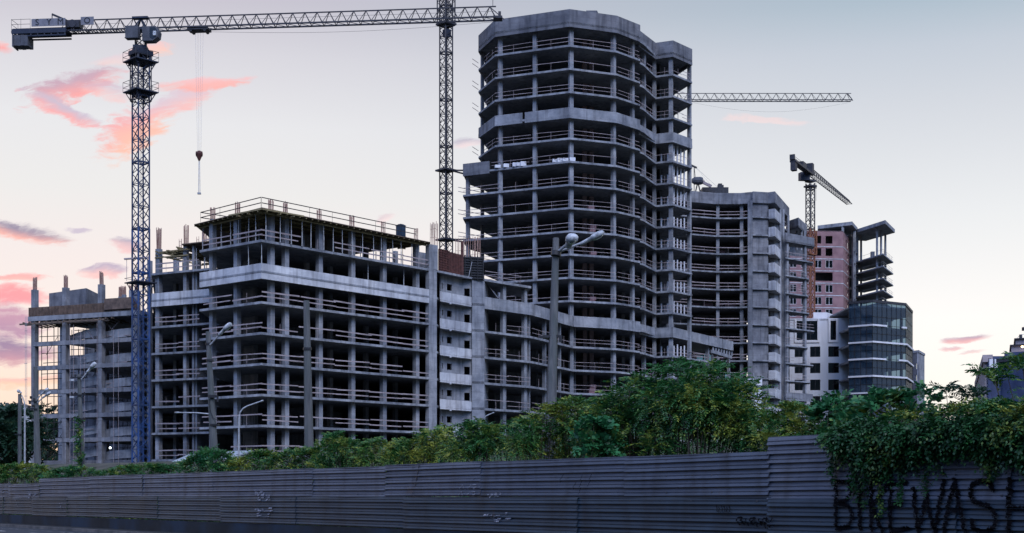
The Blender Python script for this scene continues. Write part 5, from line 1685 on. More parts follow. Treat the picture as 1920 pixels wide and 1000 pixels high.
def graffiti():
    BP = mat_noise('black_spray_paint', (.002, .002, .003), (.006, .006, .008), 3, rough=.9, spec=.05)
    WPT = mat_noise('pale_flaking_paint', (.10, .11, .14), (.26, .27, .32), 5, rough=.7)
    def C(x, y):                            # column, row -> (t rightwards, z)
        p = fence_at(x); return (-(p[0] * FD[0] + p[1] * FD[1]), H(y, p[1]) - ZF(p[1]))
    S = []

    def st(pts, hw=.047): S.append(([C(*q) for q in pts], hw))
    st([(1574, 903), (1578, 990)]); st([(1574, 903), (1596, 904), (1603, 918), (1598, 936), (1577, 943)]); st([(1577, 943), (1600, 948), (1608, 966), (1600, 988), (1578, 991)])       # B
    st([(1619, 902), (1623, 992)])                                                                                                                                                                                         # I
    st([(1640, 904), (1644, 994)]); st([(1672, 906), (1644, 950), (1656, 978), (1664, 996)])                                                                                                                # K
    st([(1676, 908), (1680, 998)]); st([(1676, 908), (1706, 906)]); st([(1678, 946), (1700, 946)]); st([(1680, 996), (1712, 990)])                                                                          # E
    st([(1720, 916), (1732, 1000)]); st([(1732, 1000), (1746, 930)]); st([(1746, 930), (1763, 1002)]); st([(1763, 1002), (1776, 902)])                                                                     # W
    st([(1778, 1006), (1796, 900)]); st([(1796, 900), (1822, 1008)]); st([(1786, 956), (1812, 956)])                                                                                                                   # A
    st([(1868, 918), (1862, 904), (1845, 902), (1830, 908), (1826, 926), (1834, 940), (1862, 948), (1876, 966), (1874, 988), (1856, 998), (1836, 992), (1830, 976)])                                        # S
    st([(1899, 900), (1902, 1010)], .055); st([(1900, 952), (1936, 954)]); st([(1936, 902), (1940, 1012)], .055)                                                                                               # H
    seen, cell = paint(FENCE, '', S, BP, .018, .5, 3); rr = random.Random(9); seen = {q for q in seen if rr.random() > .07}
    spray(FENCE, 'graffiti_lettering', seen, cell, BP, (1.32, -.03), label='black sprayed letters BIKE WASH')
    # illegible scrawl lower down, pale flaking daubs
    S.clear(); rr = random.Random(4)
    for i in range(9):
        x = 1393 + i * 8; y0 = 972 + rr.uniform(-2, 2)
        st([(x, y0), (x + rr.uniform(-2, 3), y0 + 9), (x + 4, y0 + rr.uniform(10, 18))], .018)
        if i % 2: st([(x, y0 + 6), (x + 6, y0 + 3 + rr.uniform(0, 6))], .018)
        if i % 3 == 0: st([(x, y0), (x + 6, y0 - 1), (x + 7, y0 + 8)], .018)
    for i in range(6):
        x = 1352 + i * 5; st([(x, 950 + rr.uniform(-3, 2)), (x + rr.uniform(0, 4), 960)], .014)
    for x, y0, y1 in ((1062, 890, 905), (1086, 905, 918), (1098, 890, 926), (1115, 890, 912)): st([(x, y0), (x - 3, (y0 + y1) / 2), (x - 6, y1)], .011)
    seen, cell = paint(FENCE, '', S, BP, .014, .3, 5); spray(FENCE, 'graffiti_scrawl', seen, cell, BP, (1.02, .03))
    S.clear()
    for dx, dy in ((0, 0), (-2, 13)):
        st([(868 + dx, 917 + dy), (873 + dx, 909 + dy), (877 + dx, 917 + dy)], .012); st([(884 + dx, 917 + dy), (889 + dx, 909 + dy)], .012)
        st([(892 + dx, 909 + dy), (898 + dx, 909 + dy), (899 + dx, 914 + dy), (893 + dx, 917 + dy)], .012)
    seen, cell = paint(FENCE, '', S, WPT, .014, .5, 6); spray(FENCE, 'paint_scrawl', seen, cell, WPT, (1.02, .03))
    for x, y, w, h, n in ((499, 926, 17, 5, 9), (498, 935, 16, 4, 9), (499, 956, 16, 4, 9), (498, 966, 15, 4, 7), (935, 928, 14, 2.5, 6), (945, 966, 24, 4, 9), (950, 975, 20, 3, 5), (930, 929, 9, 2.4, 4), (8, 921, 7, 4, 6), (36, 943, 2, 6, 3), (121, 946, 2.2, 7, 4), (62, 930, 10, 6, 5)):
        S.clear()
        for i in range(n):
            a = (x + rr.uniform(-w, w), y + rr.uniform(-h, h)); st([a, (a[0] + rr.uniform(-.4, .4) * w, a[1] + rr.uniform(-.35, .35) * h)], .03 if h < 5 else .045)
        seen, cell = paint(FENCE, '', S, WPT, .02, .7, 6); seen = {c for c in seen if rr.random() > .18}
        spray(FENCE, 'paint_daub', seen, cell, WPT, (1.02, .03))


graffiti()


# ============================================================ poles and street lamps
def lamp_head(root, p, d, L, r, name='lamp_head', up=.25):
    """cobra lamp: tapering housing and a lens bowl; p start, d direction"""
    p = Vector(p); d = Vector(d).normalized()
    ts = [0, .08, .3, .5, .52, .7, .88, .97, 1.0]; rs = [.35, .6, .62, .66, .92, 1.0, .92, .6, .15]
    mb = MB(); mb.tube([p + d * L * t for t in ts], [r * k for k in rs], 14, flat=.72)
    o = mb.build(name, LAMPSHELL, root, smooth=True)
    mb = MB(); q = p + d * L * .74 - Vector((0, 0, r * .45))
    mb.tube([q - d * L * .2, q - d * L * .08, q + d * L * .1, q + d * L * .2], [r * .3, r * .62, r * .62, r * .25], 12, flat=.8)
    mb.build('lens', mat_glass('lamp_lens', (.7, .74, .76), .15) if 'lamp_lens' not in MAT else MAT['lamp_lens'], o, smooth=True)
    return o


def pole(root, a, b, ra, rb):
    """square section pole with chamfered corners, a = foot, b = top"""
    mb = MB(); mb.tube([a, tuple(Vector(a).lerp(Vector(b), .5)), b], [ra, (ra + rb) / 2, rb], 8); return mb.build('pole', POLE_C, root)


def big_lamp_pole():
    Z = 42.0
    b = V3(1042.5, 447, Z); g = V3(1027, 800, Z - 1.0); g.z = gz(g.x, g.y) - .1
    root = thing('lamp_post', tuple(g), 'leaning concrete post in front of the tall tower carrying two pale lamp heads', 'lamp post')
    pole(root, g, b, .21, .1)
    j = V3(1043, 475, Z - .15)
    mb = MB(); mb.tube([j, V3(1066, 456, Z - .5)], .045, 8); e1 = V3(1090, 456, Z - .3); mb.tube([j, e1], .04, 8); mb.build('arm', STEEL_G, root)
    mb = MB(); mb.tube([j - Vector((.02, .02, .09)), j + Vector((.0, .0, .05))], .16, 10)
    k = V3(1029, 632, Z - .2); mb.tube([k - Vector((0, 0, .05)), k + Vector((0, 0, .04))], .2, 10); mb.beam(k + Vector((-.32, -.2, -.02)), k + Vector((.38, -.2, 0)), .07)
    mb.box((k.x + .36, k.y - .2, k.z - .08), (.1, .1, .2)); mb.build('clamp_band', BLACKMETAL, root)
    lamp_head(root, V3(1064, 464, Z - .4), (V3(1078, 436, Z - 1.0) - V3(1064, 464, Z - .4)), .6, .2)
    lamp_head(root, V3(1087, 459, Z - .3), (V3(1130, 436, Z - .5) - V3(1087, 459, Z - .3)), .86, .14)
    mb = MB(); q = V3(1117, 444, Z - .4); mb.tube([q, q - Vector((0, 0, .1)), q - Vector((-.03, 0, .14))], .02, 6); mb.build('drip_bracket', BLACKMETAL, root)


big_lamp_pole()


def bare_post():
    Z = 56.0; b = V3(574.5, 564, Z); g = V3(582, 860, Z); g.z = gz(g.x, g.y) - .1
    root = thing('utility_post', tuple(g), 'bare tapering concrete post without a lamp in front of the nearest frame block', 'post')
    pole(root, g, b, .235, .125)
    mb = MB(); k = V3(576.5, 654.5, Z); mb.tube([k - Vector((0, 0, .05)), k + Vector((0, 0, .05))], .185, 10); mb.build('clamp_band', BLACKMETAL, root)


bare_post()


def lamp_post_b():
    Z = 66.0; b = V3(390, 622, Z); g = V3(407, 862, Z); g.z = gz(g.x, g.y) - .1
    root = thing('lamp_post', tuple(g), 'leaning concrete post with one lamp head, left of the bare post', 'lamp post')
    pole(root, g, b, .25, .115)
    j = V3(394, 647, Z - .2); e = V3(411, 628, Z - .4)
    mb = MB(); mb.tube([j, e], .04, 8); mb.build('arm', STEEL_G, root)
    lamp_head(root, e - (e - j) * .1, e - j + Vector((.06, 0, 0)), .95, .17)
    mb = MB()
    for y in (645, 676, 743, 797): k = V3(390 + (y - 622) * .07, y, Z); mb.tube([k - Vector((0, 0, .05)), k + Vector((0, 0, .05))], .12 + (y - 622) * .0006 + .03, 10)
    k = V3(392, 744, Z - .25); mb.beam(k, k + Vector((.42, 0, 0)), .1); mb.box(tuple(k + Vector((.42, 0, -.1))), (.08, .08, .3)); mb.build('clamp_band', BLACKMETAL, root)
    mb = MB(); pts = [V3(x, y, Z - .2) for x, y in ((401, 742), (392, 750), (394, 770), (400, 784), (412, 790))]; mb.tube(pts, .02, 6); mb.build('cable', BLACKMETAL, root)


lamp_post_b()


def lamp_post_c():
    Z = 88.0; b = V3(148, 702, Z); g = V3(157, 884, Z); g.z = gz(g.x, g.y) - .1
    root = thing('lamp_post', tuple(g), 'ivy grown concrete post with one lamp head in front of the ramp building', 'lamp post')
    pole(root, g, b, .22, .12)
    j = V3(152, 712, Z - .2); e = V3(163, 699, Z - .3); mb = MB(); mb.tube([j, e], .045, 8); mb.build('arm', STEEL_G, root)
    lamp_head(root, e, e - j, .92, .19)
    mb = MB()
    for y in (708, 741):
        k = V3(148.5, y, Z - .15); mb.beam(k - Vector((.55, 0, 0)), k + Vector((.4, 0, 0)), .09)
        for dx in (-.5, -.25, .35): mb.tube([k + Vector((dx, 0, 0)), k + Vector((dx, 0, .2))], .05, 8)
        mb.build('cross_arm', BLACKMETAL, root); mb = MB()
    k = V3(153, 788, Z); mb.tube([k - Vector((0, 0, .1)), k + Vector((0, 0, .12))], .27, 8); mb.build('cross_arm', BLACKMETAL, root)
    mb = MB()
    for i, y in enumerate((710, 742)):
        k = V3(139, y, Z - .2); mb.box(tuple(k - Vector((.15, 0, .1))), (.28, .12, .12))
    mb.build('insulator', LAMPSHELL, root)
    return g


LPC = lamp_post_c()


def left_posts():
    Z = 112.0; b = V3(66.5, 688, Z); g = V3(71, 892, Z); g.z = gz(g.x, g.y) - .1
    root = thing('lamp_post', tuple(g), 'stout dark post with two lamp heads beside the left corner of the ramp building', 'lamp post')
    pole(root, g, b, .33, .17)
    for x, y, dx, L in ((79, 746, 14, .95), (77, 739, 13, .85)):
        j = V3(70, y + 10, Z - .3); e = V3(x, y + 1, Z - .4); mb = MB(); mb.tube([j, e], .05, 8); mb.build('arm', STEEL_G, root)
        lamp_head(root, e, e - j + Vector((.15, 0, 0)), L, .17)
    mb = MB()
    for (x, y) in ((58, 748), (56, 758), (62, 764), (60, 770), (54, 768), (64, 752)): k = V3(x, y, Z - .3); mb.tube([k, k + Vector((0, 0, .22))], .1, 8)
    for y in (752, 766): mb.beam(V3(53, y, Z - .3), V3(70, y + 1, Z - .3), .09)
    mb.build('insulator', BLACKMETAL, root)
    Z = 128.0; b = V3(37, 739, Z); g = V3(37, 890, Z); g.z = gz(g.x, g.y) - .1
    root = thing('lamp_post', tuple(g), 'short straight post topped by a dark lamp head at the left edge', 'lamp post')
    pole(root, g, b, .2, .17)
    j = V3(39, 741, Z - .1); mb = MB(); mb.tube([V3(38.5, 739, Z), V3(39.5, 737, Z - .2)], .05, 6); mb.build('arm', STEEL_D, root)
    o = lamp_head(root, V3(40.5, 737.5, Z - .2), Vector((-.6, 0, .42)), .5, .2)
    mb = MB(); k = V3(37, 815, Z); mb.tube([k - Vector((0, 0, .08)), k + Vector((0, 0, .08))], .24, 10); mb.beam(k - Vector((.4, .2, 0)), k + Vector((.2, -.2, 0)), .1); mb.build('clamp_band', BLACKMETAL, root)
    Z = 126.0; g = V3(46.5, 888, Z); g.z = gz(g.x, g.y) - .1
    root = thing('slim_lamp_post', tuple(g), 'slender pale steel lamp post curving over at the left edge', 'lamp post')
    mb = MB(); mb.tube([g, V3(46.5, 768, Z), V3(46, 758, Z), V3(44.5, 750, Z), V3(42, 744, Z), V3(40.5, 741, Z)], [.09, .085, .06, .05, .05, .045], 8); mb.build('pole', STEEL_G, root)
    # curved lamp posts by the frame block
    Z = 98.0; g = V3(447.5, 875, Z); g.z = gz(g.x, g.y) - .1
    root = thing('slim_lamp_post', tuple(g), 'slender steel lamp post with a curved arm in front of the nearest frame block', 'lamp post')
    pts = [g, V3(448, 800, Z), V3(448.5, 780, Z), V3(450.5, 773, Z), V3(456, 766, Z), V3(464, 761.5, Z), V3(474, 758, Z), V3(484, 754.5, Z)]
    mb = MB(); mb.tube(pts, [.075, .07, .06, .055, .05, .05, .05, .05], 8); mb.build('pole', STEEL_G, root)
    lamp_head(root, pts[-1], pts[-1] - pts[-2], .42, .085)
    Z = 70.0; g = V3(396, 868, Z); g.z = gz(g.x, g.y) - .1
    root = thing('slim_lamp_post', tuple(g), 'slender lamp post with a long arm to the left, behind the leaning single lamp post', 'lamp post')
    pts = [g, V3(395.5, 800, Z), V3(394, 783, Z), V3(391.5, 776.5, Z), V3(370, 774.5, Z), V3(345, 774, Z)]
    mb = MB(); mb.tube(pts, [.06, .055, .05, .04, .035, .03], 8); mb.build('pole', STEEL_G, root)
    lamp_head(root, pts[-1], pts[-1] - pts[-2], .5, .06)
    Z = 140.0; g = V3(907.5, 880, Z); g.z = gz(g.x, g.y) - .1
    root = thing('slim_lamp_post', tuple(g), 'slender lamp post against the concrete pier beside the balconies', 'lamp post')
    pts = [g, V3(907.8, 800, Z), V3(908.3, 785, Z), V3(911, 780.5, Z), V3(917, 777.5, Z), V3(920, 776.3, Z)]
    mb = MB(); mb.tube(pts, [.08, .075, .06, .06, .055, .05], 8); mb.build('pole', STEEL_G, root)
    lamp_head(root, pts[-1], pts[-1] - pts[-2], .4, .09)


left_posts()


def site_sheds():
    roofm = mat_noise('pale_sheet_roof', (.30, .34, .37), (.44, .48, .50), .7, c2=(.24, .27, .30))
    Z = 112.0
    a, b, c, d = V3(305, 873, Z), V3(340, 872, Z + 1), V3(392, 846, Z + 6), V3(352, 853, Z + 6)
    root = thing('site_shed', (a.x, a.y, gz(a.x, a.y)), 'low shed with a pale sloping sheet roof left of the leaning lamp post', 'shed')
    def roof(pts, name, par):
        mb = MB(); n = len(pts); t = Vector((0, 0, .12)); mb.add(list(pts) + [p - t for p in pts], [tuple(range(n)), tuple(range(2 * n - 1, n - 1, -1))] + [(i, i + n, (i + 1) % n + n, (i + 1) % n) for i in range(n)]); mb.build(name, roofm, par)
    roof([a, b, c, d], 'roof', root)
    mb = MB(); mb.prism([(b.x - .2, b.y + .2), (a.x + .3, a.y + .3), (a.x + .5, a.y + 6), (b.x, b.y + 6)], gz(a.x, a.y) - .5, a.z - .12); mb.build('wall', STEEL_D, root)
    Z = 108.0
    a, b, c = V3(424, 861, Z), V3(474, 844.5, Z + 5), V3(412, 847, Z + 5)
    root = thing('site_shed', (a.x, a.y, gz(a.x, a.y)), 'low shed with a pale sheet roof behind the slender curved lamp post', 'shed')
    roof([V3(416, 862, Z), a, b, c], 'roof', root)
    mb = MB(); mb.prism([(a.x - .2, a.y + .3), (a.x - 1.5, a.y + .3), (a.x - 1.2, a.y + 4), (a.x + .3, a.y + 4)], gz(a.x, a.y) - .5, a.z - .15); mb.build('wall', STEEL_D, root)
    Z = 190.0; a = G(1384, Z)
    root = thing('site_cabin', (*a, 2), 'white flat roofed site cabin at the foot of the balcony block, above the big bush', 'cabin')
    mb = MB(); mb.prism([G(1384, Z), G(1428, Z), G(1428, Z + 4), G(1384, Z + 4)], 1, H(723, Z)); mb.build('wall', WHITEWALL, root)
    mb = MB(); mb.prism([G(1382, Z - .2), G(1429, Z - .2), G(1429, Z + 4.3), G(1382, Z + 4.3)], H(723, Z), H(711, Z)); mb.build('roof', WHITETRIM, root)
    mb = MB(); mb.beam(V3(1413, 712, Z), V3(1413, 700, Z), .12); mb.beam(V3(1404, 708, Z), V3(1431, 706, Z), .08); mb.build('antenna', STEEL_G, root)


site_sheds()


# ============================================================ distant houses
def far_house(x0, x1, ye, yr, Z, label, dx=0):
    a, b = G(x0, Z), G(x1, Z)
    root = thing('hillside_house', (*a, 2), label, 'house', 'houses on the far hillside')
    wall = WHITEWALL
    mb = MB(); mb.prism([a, b, (b[0], b[1] + 9), (a[0], a[1] + 9)], 1, H(ye, Z)); mb.build('wall', wall, root)
    e = 1.0; zr, ze = H(yr, Z), H(ye, Z)
    mb = MB(); vs = [(a[0] - e, a[1] - e, ze), (b[0] + e, b[1] - e, ze), (b[0] + e, b[1] + 9 + e, ze), (a[0] - e, a[1] + 9 + e, ze), (a[0] + 3, a[1] + 4.5, zr), (b[0] - 3, b[1] + 4.5, zr)]
    mb.add(vs, [(0, 1, 5, 4), (1, 2, 5), (2, 3, 4, 5), (3, 0, 4), (3, 2, 1, 0)]); r = mb.build('roof', PLY, root)
    mb = MB(); c = lerp2(a, b, .6); mb.box((c[0], c[1] + 3.5, zr + .2), (1, 1, 2)); mb.build('chimney', CON_D, r)
    n = 3
    for i in range(n):
        q = lerp2(a, b, (i + .6) / (n + .2)); mb = MB(); mb.box((q[0], q[1] - .02, ze - 2.2), (1.4, .14, 1.6)); mb.build('window', BLACKMETAL, root)


far_house(17, 41, 760, 752.5, 460, 'pale far house with a dark hipped roof, highest on the hillside')
far_house(-4, 13, 768, 761, 470, 'low far house at the left edge of the hillside')
far_house(10, 23, 770, 764.5, 430, 'low white far house in front of the hipped roof one')
# ============================================================ vegetation
def unit(a): return a / np.maximum(np.linalg.norm(a, axis=1, keepdims=True), 1e-6)


def spray_arrays(c, d, L, pairs, leaf, width, droop=.35, lift=.0):
    """compound leaves: c start points, d directions, L lengths (arrays); returns leaflet quads"""
    n = len(c)
    d = unit(d)
    up = np.array([0, 0, 1.0])
    s = unit(np.cross(d, up + RNG.normal(0, .25, (n, 3))))
    nr = np.cross(s, d)
    V = []
    for i in range(pairs + 1):
        t = (i + .6) / (pairs + .6)
        pos = c + d * (L * t)[:, None] - up * (droop * L * t * t)[:, None]
        tang = unit(d - up * (2 * droop * t))
        sides = (1, -1) if i < pairs else (0,)
        for sg in sides:
            k = .55 if sg else 1.0
            ld = unit(tang * k + s * (sg * .85) + nr * RNG.normal(lift, .18, (n, 1)) - up * .12)
            w = unit(np.cross(ld, nr + RNG.normal(0, .3, (n, 3))))
            l = (leaf * RNG.uniform(.7, 1.2, n) * (1 - .35 * abs(t - .45)))[:, None]
            b = pos
            V.append(np.stack([b, b + ld * l * .42 + w * l * width * .5, b + ld * l, b + ld * l * .42 - w * l * width * .5], 1))
    return np.concatenate(V, 0)


def leaf_object(name, quads, mat, parent, kind=None):
    n = len(quads)
    off = np.array(ORIGIN.get(parent, Vector((0, 0, 0)))) if parent else np.zeros(3)
    v = (quads.reshape(-1, 3) - off).astype(np.float32)
    me = bpy.data.meshes.new(name)
    me.vertices.add(4 * n); me.vertices.foreach_set('co', v.ravel())
    me.loops.add(4 * n); me.loops.foreach_set('vertex_index', np.arange(4 * n, dtype=np.int32))
    me.polygons.add(n); me.polygons.foreach_set('loop_start', np.arange(0, 4 * n, 4, dtype=np.int32)); me.polygons.foreach_set('loop_total', np.full(n, 4, dtype=np.int32))
    me.materials.append(mat); me.update(); me.validate()
    o = bpy.data.objects.new(name, me); COL.objects.link(o)
    if parent: o.parent = parent; ORIGIN[o] = ORIGIN[parent]
    if kind: o['kind'] = kind
    return o


def interp(prof_, x):
    if x <= prof_[0][0]: return prof_[0][1]
    for (a, ya), (b, yb) in zip(prof_[:-1], prof_[1:]):
        if x <= b: return ya + (yb - ya) * (x - a) / (b - a)
    return prof_[-1][1]


KINDS = {   # spray length, pairs, leaflet length, width, droop, clump radius, sprays per clump
    'sumac': (.52, 9, .118, .36, .42, .34, 24),
    'ash': (.38, 7, .10, .42, .36, .30, 25),
    'broad': (.22, 2, .16, .72, .25, .28, 22),
    'fern': (.5, 9, .10, .30, .35, .3, 9),
    'weed': (.35, 3, .16, .40, .3, .3, 20),
    'tree': (1.1, 4, .55, .55, .3, 1.25, 30),
}


def bush(name, label, cat, profile, base_y, Z, kind, mat, depth=1.4, n=1.0, mat2=None, group=None, dens=1.0, top_share=.5, part='foliage'):
    L0, pairs, leaf, wid, droop, cr, per = KINDS[kind]
    x0, x1 = profile[0][0], profile[-1][0]
    k = Z / F
    xc = (x0 + x1) / 2
    g = G(xc, Z)
    zg = gz(*g)
    root = thing(name, (g[0], g[1], zg), label, cat, group)
    W = (x1 - x0) * k
    hmean = np.mean([(base_y - p[1]) for p in profile]) * k
    nc = max(8, int(W * hmean * depth / (cr ** 3 * 4.2) * 1.15 * n))
    cs, tops = [], []
    for i in range(nc):
        x = random.uniform(x0, x1)
        yt = interp(profile, x)
        edge = min(1.0, (x - x0) / (.12 * (x1 - x0) + 1e-6), (x1 - x) / (.12 * (x1 - x0) + 1e-6))
        ytop = yt + cr * .75 / k + random.uniform(0, .16) * (base_y - yt)
        if random.random() < top_share: y = ytop + random.uniform(0, .22) * (base_y - yt)
        else: y = random.uniform(min(ytop, base_y - 2), base_y)
        dd = random.uniform(-.5, .5) * depth * (.5 + .5 * edge)
        Zc = Z + dd
        cs.append(V3(x, y, Z) + Vector((dd * (x - CX) / F, dd, 0)))
    Q, Q2 = [], []
    up = np.array([0, 0, 1.0])
    for c in cs:
        cz = random.choice((.55, .8, 1.0, 1.0, 1.3)); m = max(4, int(per * dens * cz * cz * random.uniform(.6, 1.3)))
        u = unit(RNG.normal(0, 1, (m, 3))); rr = cr * cz * RNG.uniform(.35, 1.0, m)[:, None]
        flat = np.array([1.15, 1.15, .8])
        p = np.array(c) + u * rr * flat
        d = unit(u * .9 + up * RNG.uniform(-.15, .75, (m, 1)) + RNG.normal(0, .35, (m, 3)))
        q = spray_arrays(p, d, L0 * RNG.uniform(.6, 1.2, m), pairs, leaf, wid, droop)
        (Q2 if (mat2 and random.random() < .35) else Q).append(q)
    # long shoots that break the outline at the top
    sh = []
    for i in range(int(8 * W / (cr * 2.2) * n)):
        x = random.uniform(x0 + .06 * (x1 - x0), x1 - .06 * (x1 - x0)); y = interp(profile, x) + random.uniform(-.05, .09) * (base_y - interp(profile, x)) + 2
        b = V3(x, y, Z + random.uniform(-.4, .4) * depth); sh.append(b)
        m = random.randint(4, 8)
        ang = RNG.uniform(0, 6.28, m)
        d = np.stack([np.cos(ang) * .9, np.sin(ang) * .9, RNG.uniform(.35, 1.3, m)], 1)
        Q.append(spray_arrays(np.array(b) + RNG.normal(0, .04, (m, 3)), d, L0 * RNG.uniform(.8, 1.6, m), pairs + 1, leaf * 1.1, wid, droop))
    leaf_object(part, np.concatenate(Q, 0), mat, root)
    if Q2: leaf_object(part, np.concatenate(Q2, 0), mat2, root)
    mb = MB()
    feet = [(g[0] + random.uniform(-.4, .4) * W * .7, g[1] + random.uniform(-.3, .3) * depth) for _ in range(max(2, int(W / (cr * 3))))]
    for c in (cs[::max(1, len(cs) // 26)] + sh[::2]):
        f = min(feet, key=lambda q: (q[0] - c.x) ** 2 + (q[1] - c.y) ** 2)
        a = Vector((f[0], f[1], gz(*f) - .1)); m = a.lerp(c, .5) + Vector((random.uniform(-.1, .1), random.uniform(-.1, .1), .12)) * (cr / .3)
        r = .022 * (cr / .3); mb.tube([a, m, c], [r, r * .65, r * .25], 5, caps=False)
    mb.build('stems', BARK, root)
    return root


B = 'bush'
bush('sumac_bush', 'largest dark green bush with feathery leaves, in front of the podium of the tall tower', B, [(1215, 750), (1235, 704), (1275, 688), (1310, 704), (1345, 694), (1390, 722), (1418, 744), (1436, 790)], 862, 35.5, 'sumac', LEAF_G, 2.0, 1.0, LEAF_Y)
bush('sumac_bush', 'dark green feathery bush between the yellowish bush and the largest bush', B, [(1112, 785), (1140, 754), (1175, 736), (1200, 712), (1235, 730), (1250, 760)], 862, 36.5, 'sumac', LEAF_G, 1.7, 1.0)
bush('glossy_bush', 'small glossy dark bush low against the fence, in front of the yellowish bush', B, [(1078, 812), (1100, 788), (1125, 792), (1145, 815)], 862, 35.4, 'broad', LEAF_T, .8, .9)
bush('ash_bush', 'yellowish green bush at the foot of the lamp post with two heads', B, [(962, 808), (1000, 780), (1040, 764), (1075, 756), (1110, 764), (1135, 784)], 868, 39, 'ash', LEAF_Y, 1.6, 1.0, LEAF_G)
bush('ash_bush', 'green bush below the concrete pier beside the balconies', B, [(846, 824), (870, 804), (905, 794), (940, 806), (985, 790)], 872, 43, 'ash', LEAF_G, 1.5, 1.0, LEAF_Y)
bush('ash_bush', 'yellow tinged bush rising to the right below the balconies', B, [(728, 855), (762, 830), (800, 814), (845, 808), (866, 818)], 876, 46, 'ash', LEAF_Y, 1.5, 1.0)
bush('ash_bush', 'low bush with a pointed top just right of the bare post', B, [(596, 850), (612, 826), (624, 813), (640, 826), (662, 836), (680, 842)], 880, 50, 'ash', LEAF_G, 1.3, 1.0, LEAF_Y)
bush('ash_bush', 'low yellow tinged bush between the pointed bush and the one under the balconies', B, [(665, 850), (690, 832), (710, 828), (728, 838), (742, 848)], 880, 49, 'ash', LEAF_Y, 1.2, 1.0)
bush('weed_bush', 'low rounded weeds at the foot of the bare post', B, [(500, 868), (530, 856), (565, 850), (604, 848)], 884, 53, 'weed', LEAF_G, 1.3, 1.0, LEAF_Y)
bush('weed_bush', 'low weeds in front of the slender curved lamp post', B, [(425, 876), (455, 862), (480, 850), (502, 854), (515, 866)], 886, 56, 'weed', LEAF_Y, 1.3, 1.0, LEAF_G)
bush('weed_bush', 'leafy weeds around the foot of the leaning single lamp post', B, [(334, 880), (365, 860), (392, 846), (420, 852), (444, 872)], 888, 60, 'weed', LEAF_G, 1.4, 1.1, LEAF_T)
bush('weed_bush', 'low dark weeds below the crane foot', B, [(185, 892), (230, 878), (290, 874), (340, 880)], 896, 80, 'weed', LEAF_G, 2, .8)
bush('weed_bush', 'low weeds around the ivy grown lamp post', B, [(86, 892), (120, 880), (160, 880), (192, 890)], 900, 84, 'weed', LEAF_G, 2, .9, LEAF_T)
bush('weed_bush', 'low weeds at the left edge above the fence', B, [(-30, 884), (10, 876), (50, 872), (80, 878), (95, 892)], 904, 86, 'weed', LEAF_Y, 2, 1.0, LEAF_G)
bush('ash_bush', 'yellow green bush between the largest bush and the step in the fence', B, [(1418, 805), (1450, 782), (1485, 764), (1520, 768), (1545, 790)], 850, 33.5, 'ash', LEAF_Y, 1.4, 1.0, LEAF_G)
bush('broadleaf_bush', 'broad leaved bush in front of the white rendered building', B, [(1522, 792), (1540, 758), (1562, 746), (1585, 760), (1605, 766), (1618, 788)], 850, 32.5, 'broad', LEAF_T, 1.0, .9, LEAF_G)
bush('broadleaf_bush', 'blue green bush with glossy leaves in front of the glass office building', B, [(1590, 785), (1620, 765), (1645, 742), (1690, 748), (1735, 736), (1768, 758)], 815, 30.5, 'broad', LEAF_T, 1.2, .8, LEAF_Y, dens=.8)
bush('fern_leaved_shrub', 'thin feathery shoots dark against the bright sky at the right', B, [(1738, 752), (1760, 728), (1800, 746), (1848, 736)], 800, 29, 'ash', LEAF_DK, .8, .42, dens=.4, top_share=.3)
bush('sumac_bush', 'tall feathery bush at the right edge hiding the blue fronted house', B, [(1846, 758), (1860, 716), (1884, 690), (1915, 684), (1965, 682), (2020, 694)], 815, 27, 'sumac', LEAF_G, 1.2, .55, LEAF_T, dens=.6)
# trees beyond
TG = 'trees beyond the building site'
bush('dark_tree', 'dark tree at the left edge, nearest of the trees beyond the site', 'tree', [(-75, 790), (-40, 762), (0, 774), (22, 776), (34, 800)], 886, 150, 'tree', LEAF_DK, 7, 1.0, part='crown', group=TG)
bush('dark_tree', 'dark tree behind the short straight post at the left', 'tree', [(12, 790), (28, 772), (48, 768), (64, 780), (74, 805)], 886, 168, 'tree', LEAF_DK, 6, 1.0, part='crown', group=TG)
for i, (a, b, t, Z, lb) in enumerate(((62, 112, 763, 300, 'far dark tree seen through the open bay of the ramp building'), (104, 190, 768, 310, 'far tree behind the middle bays of the ramp building'), (1742, 1830, 792, 300, 'far tree low behind the feathery shoots on the right'), (1690, 1760, 775, 330, 'far tree at the foot of the slim grey building'))):
    m = (a + b) / 2
    bush('dark_tree', lb, 'tree', [(a, t + 16), (m - 12, t + 2), (m + 8, t), (b, t + 14)], 895, Z, 'tree', LEAF_DK, 6, .7, part='crown', group=TG)


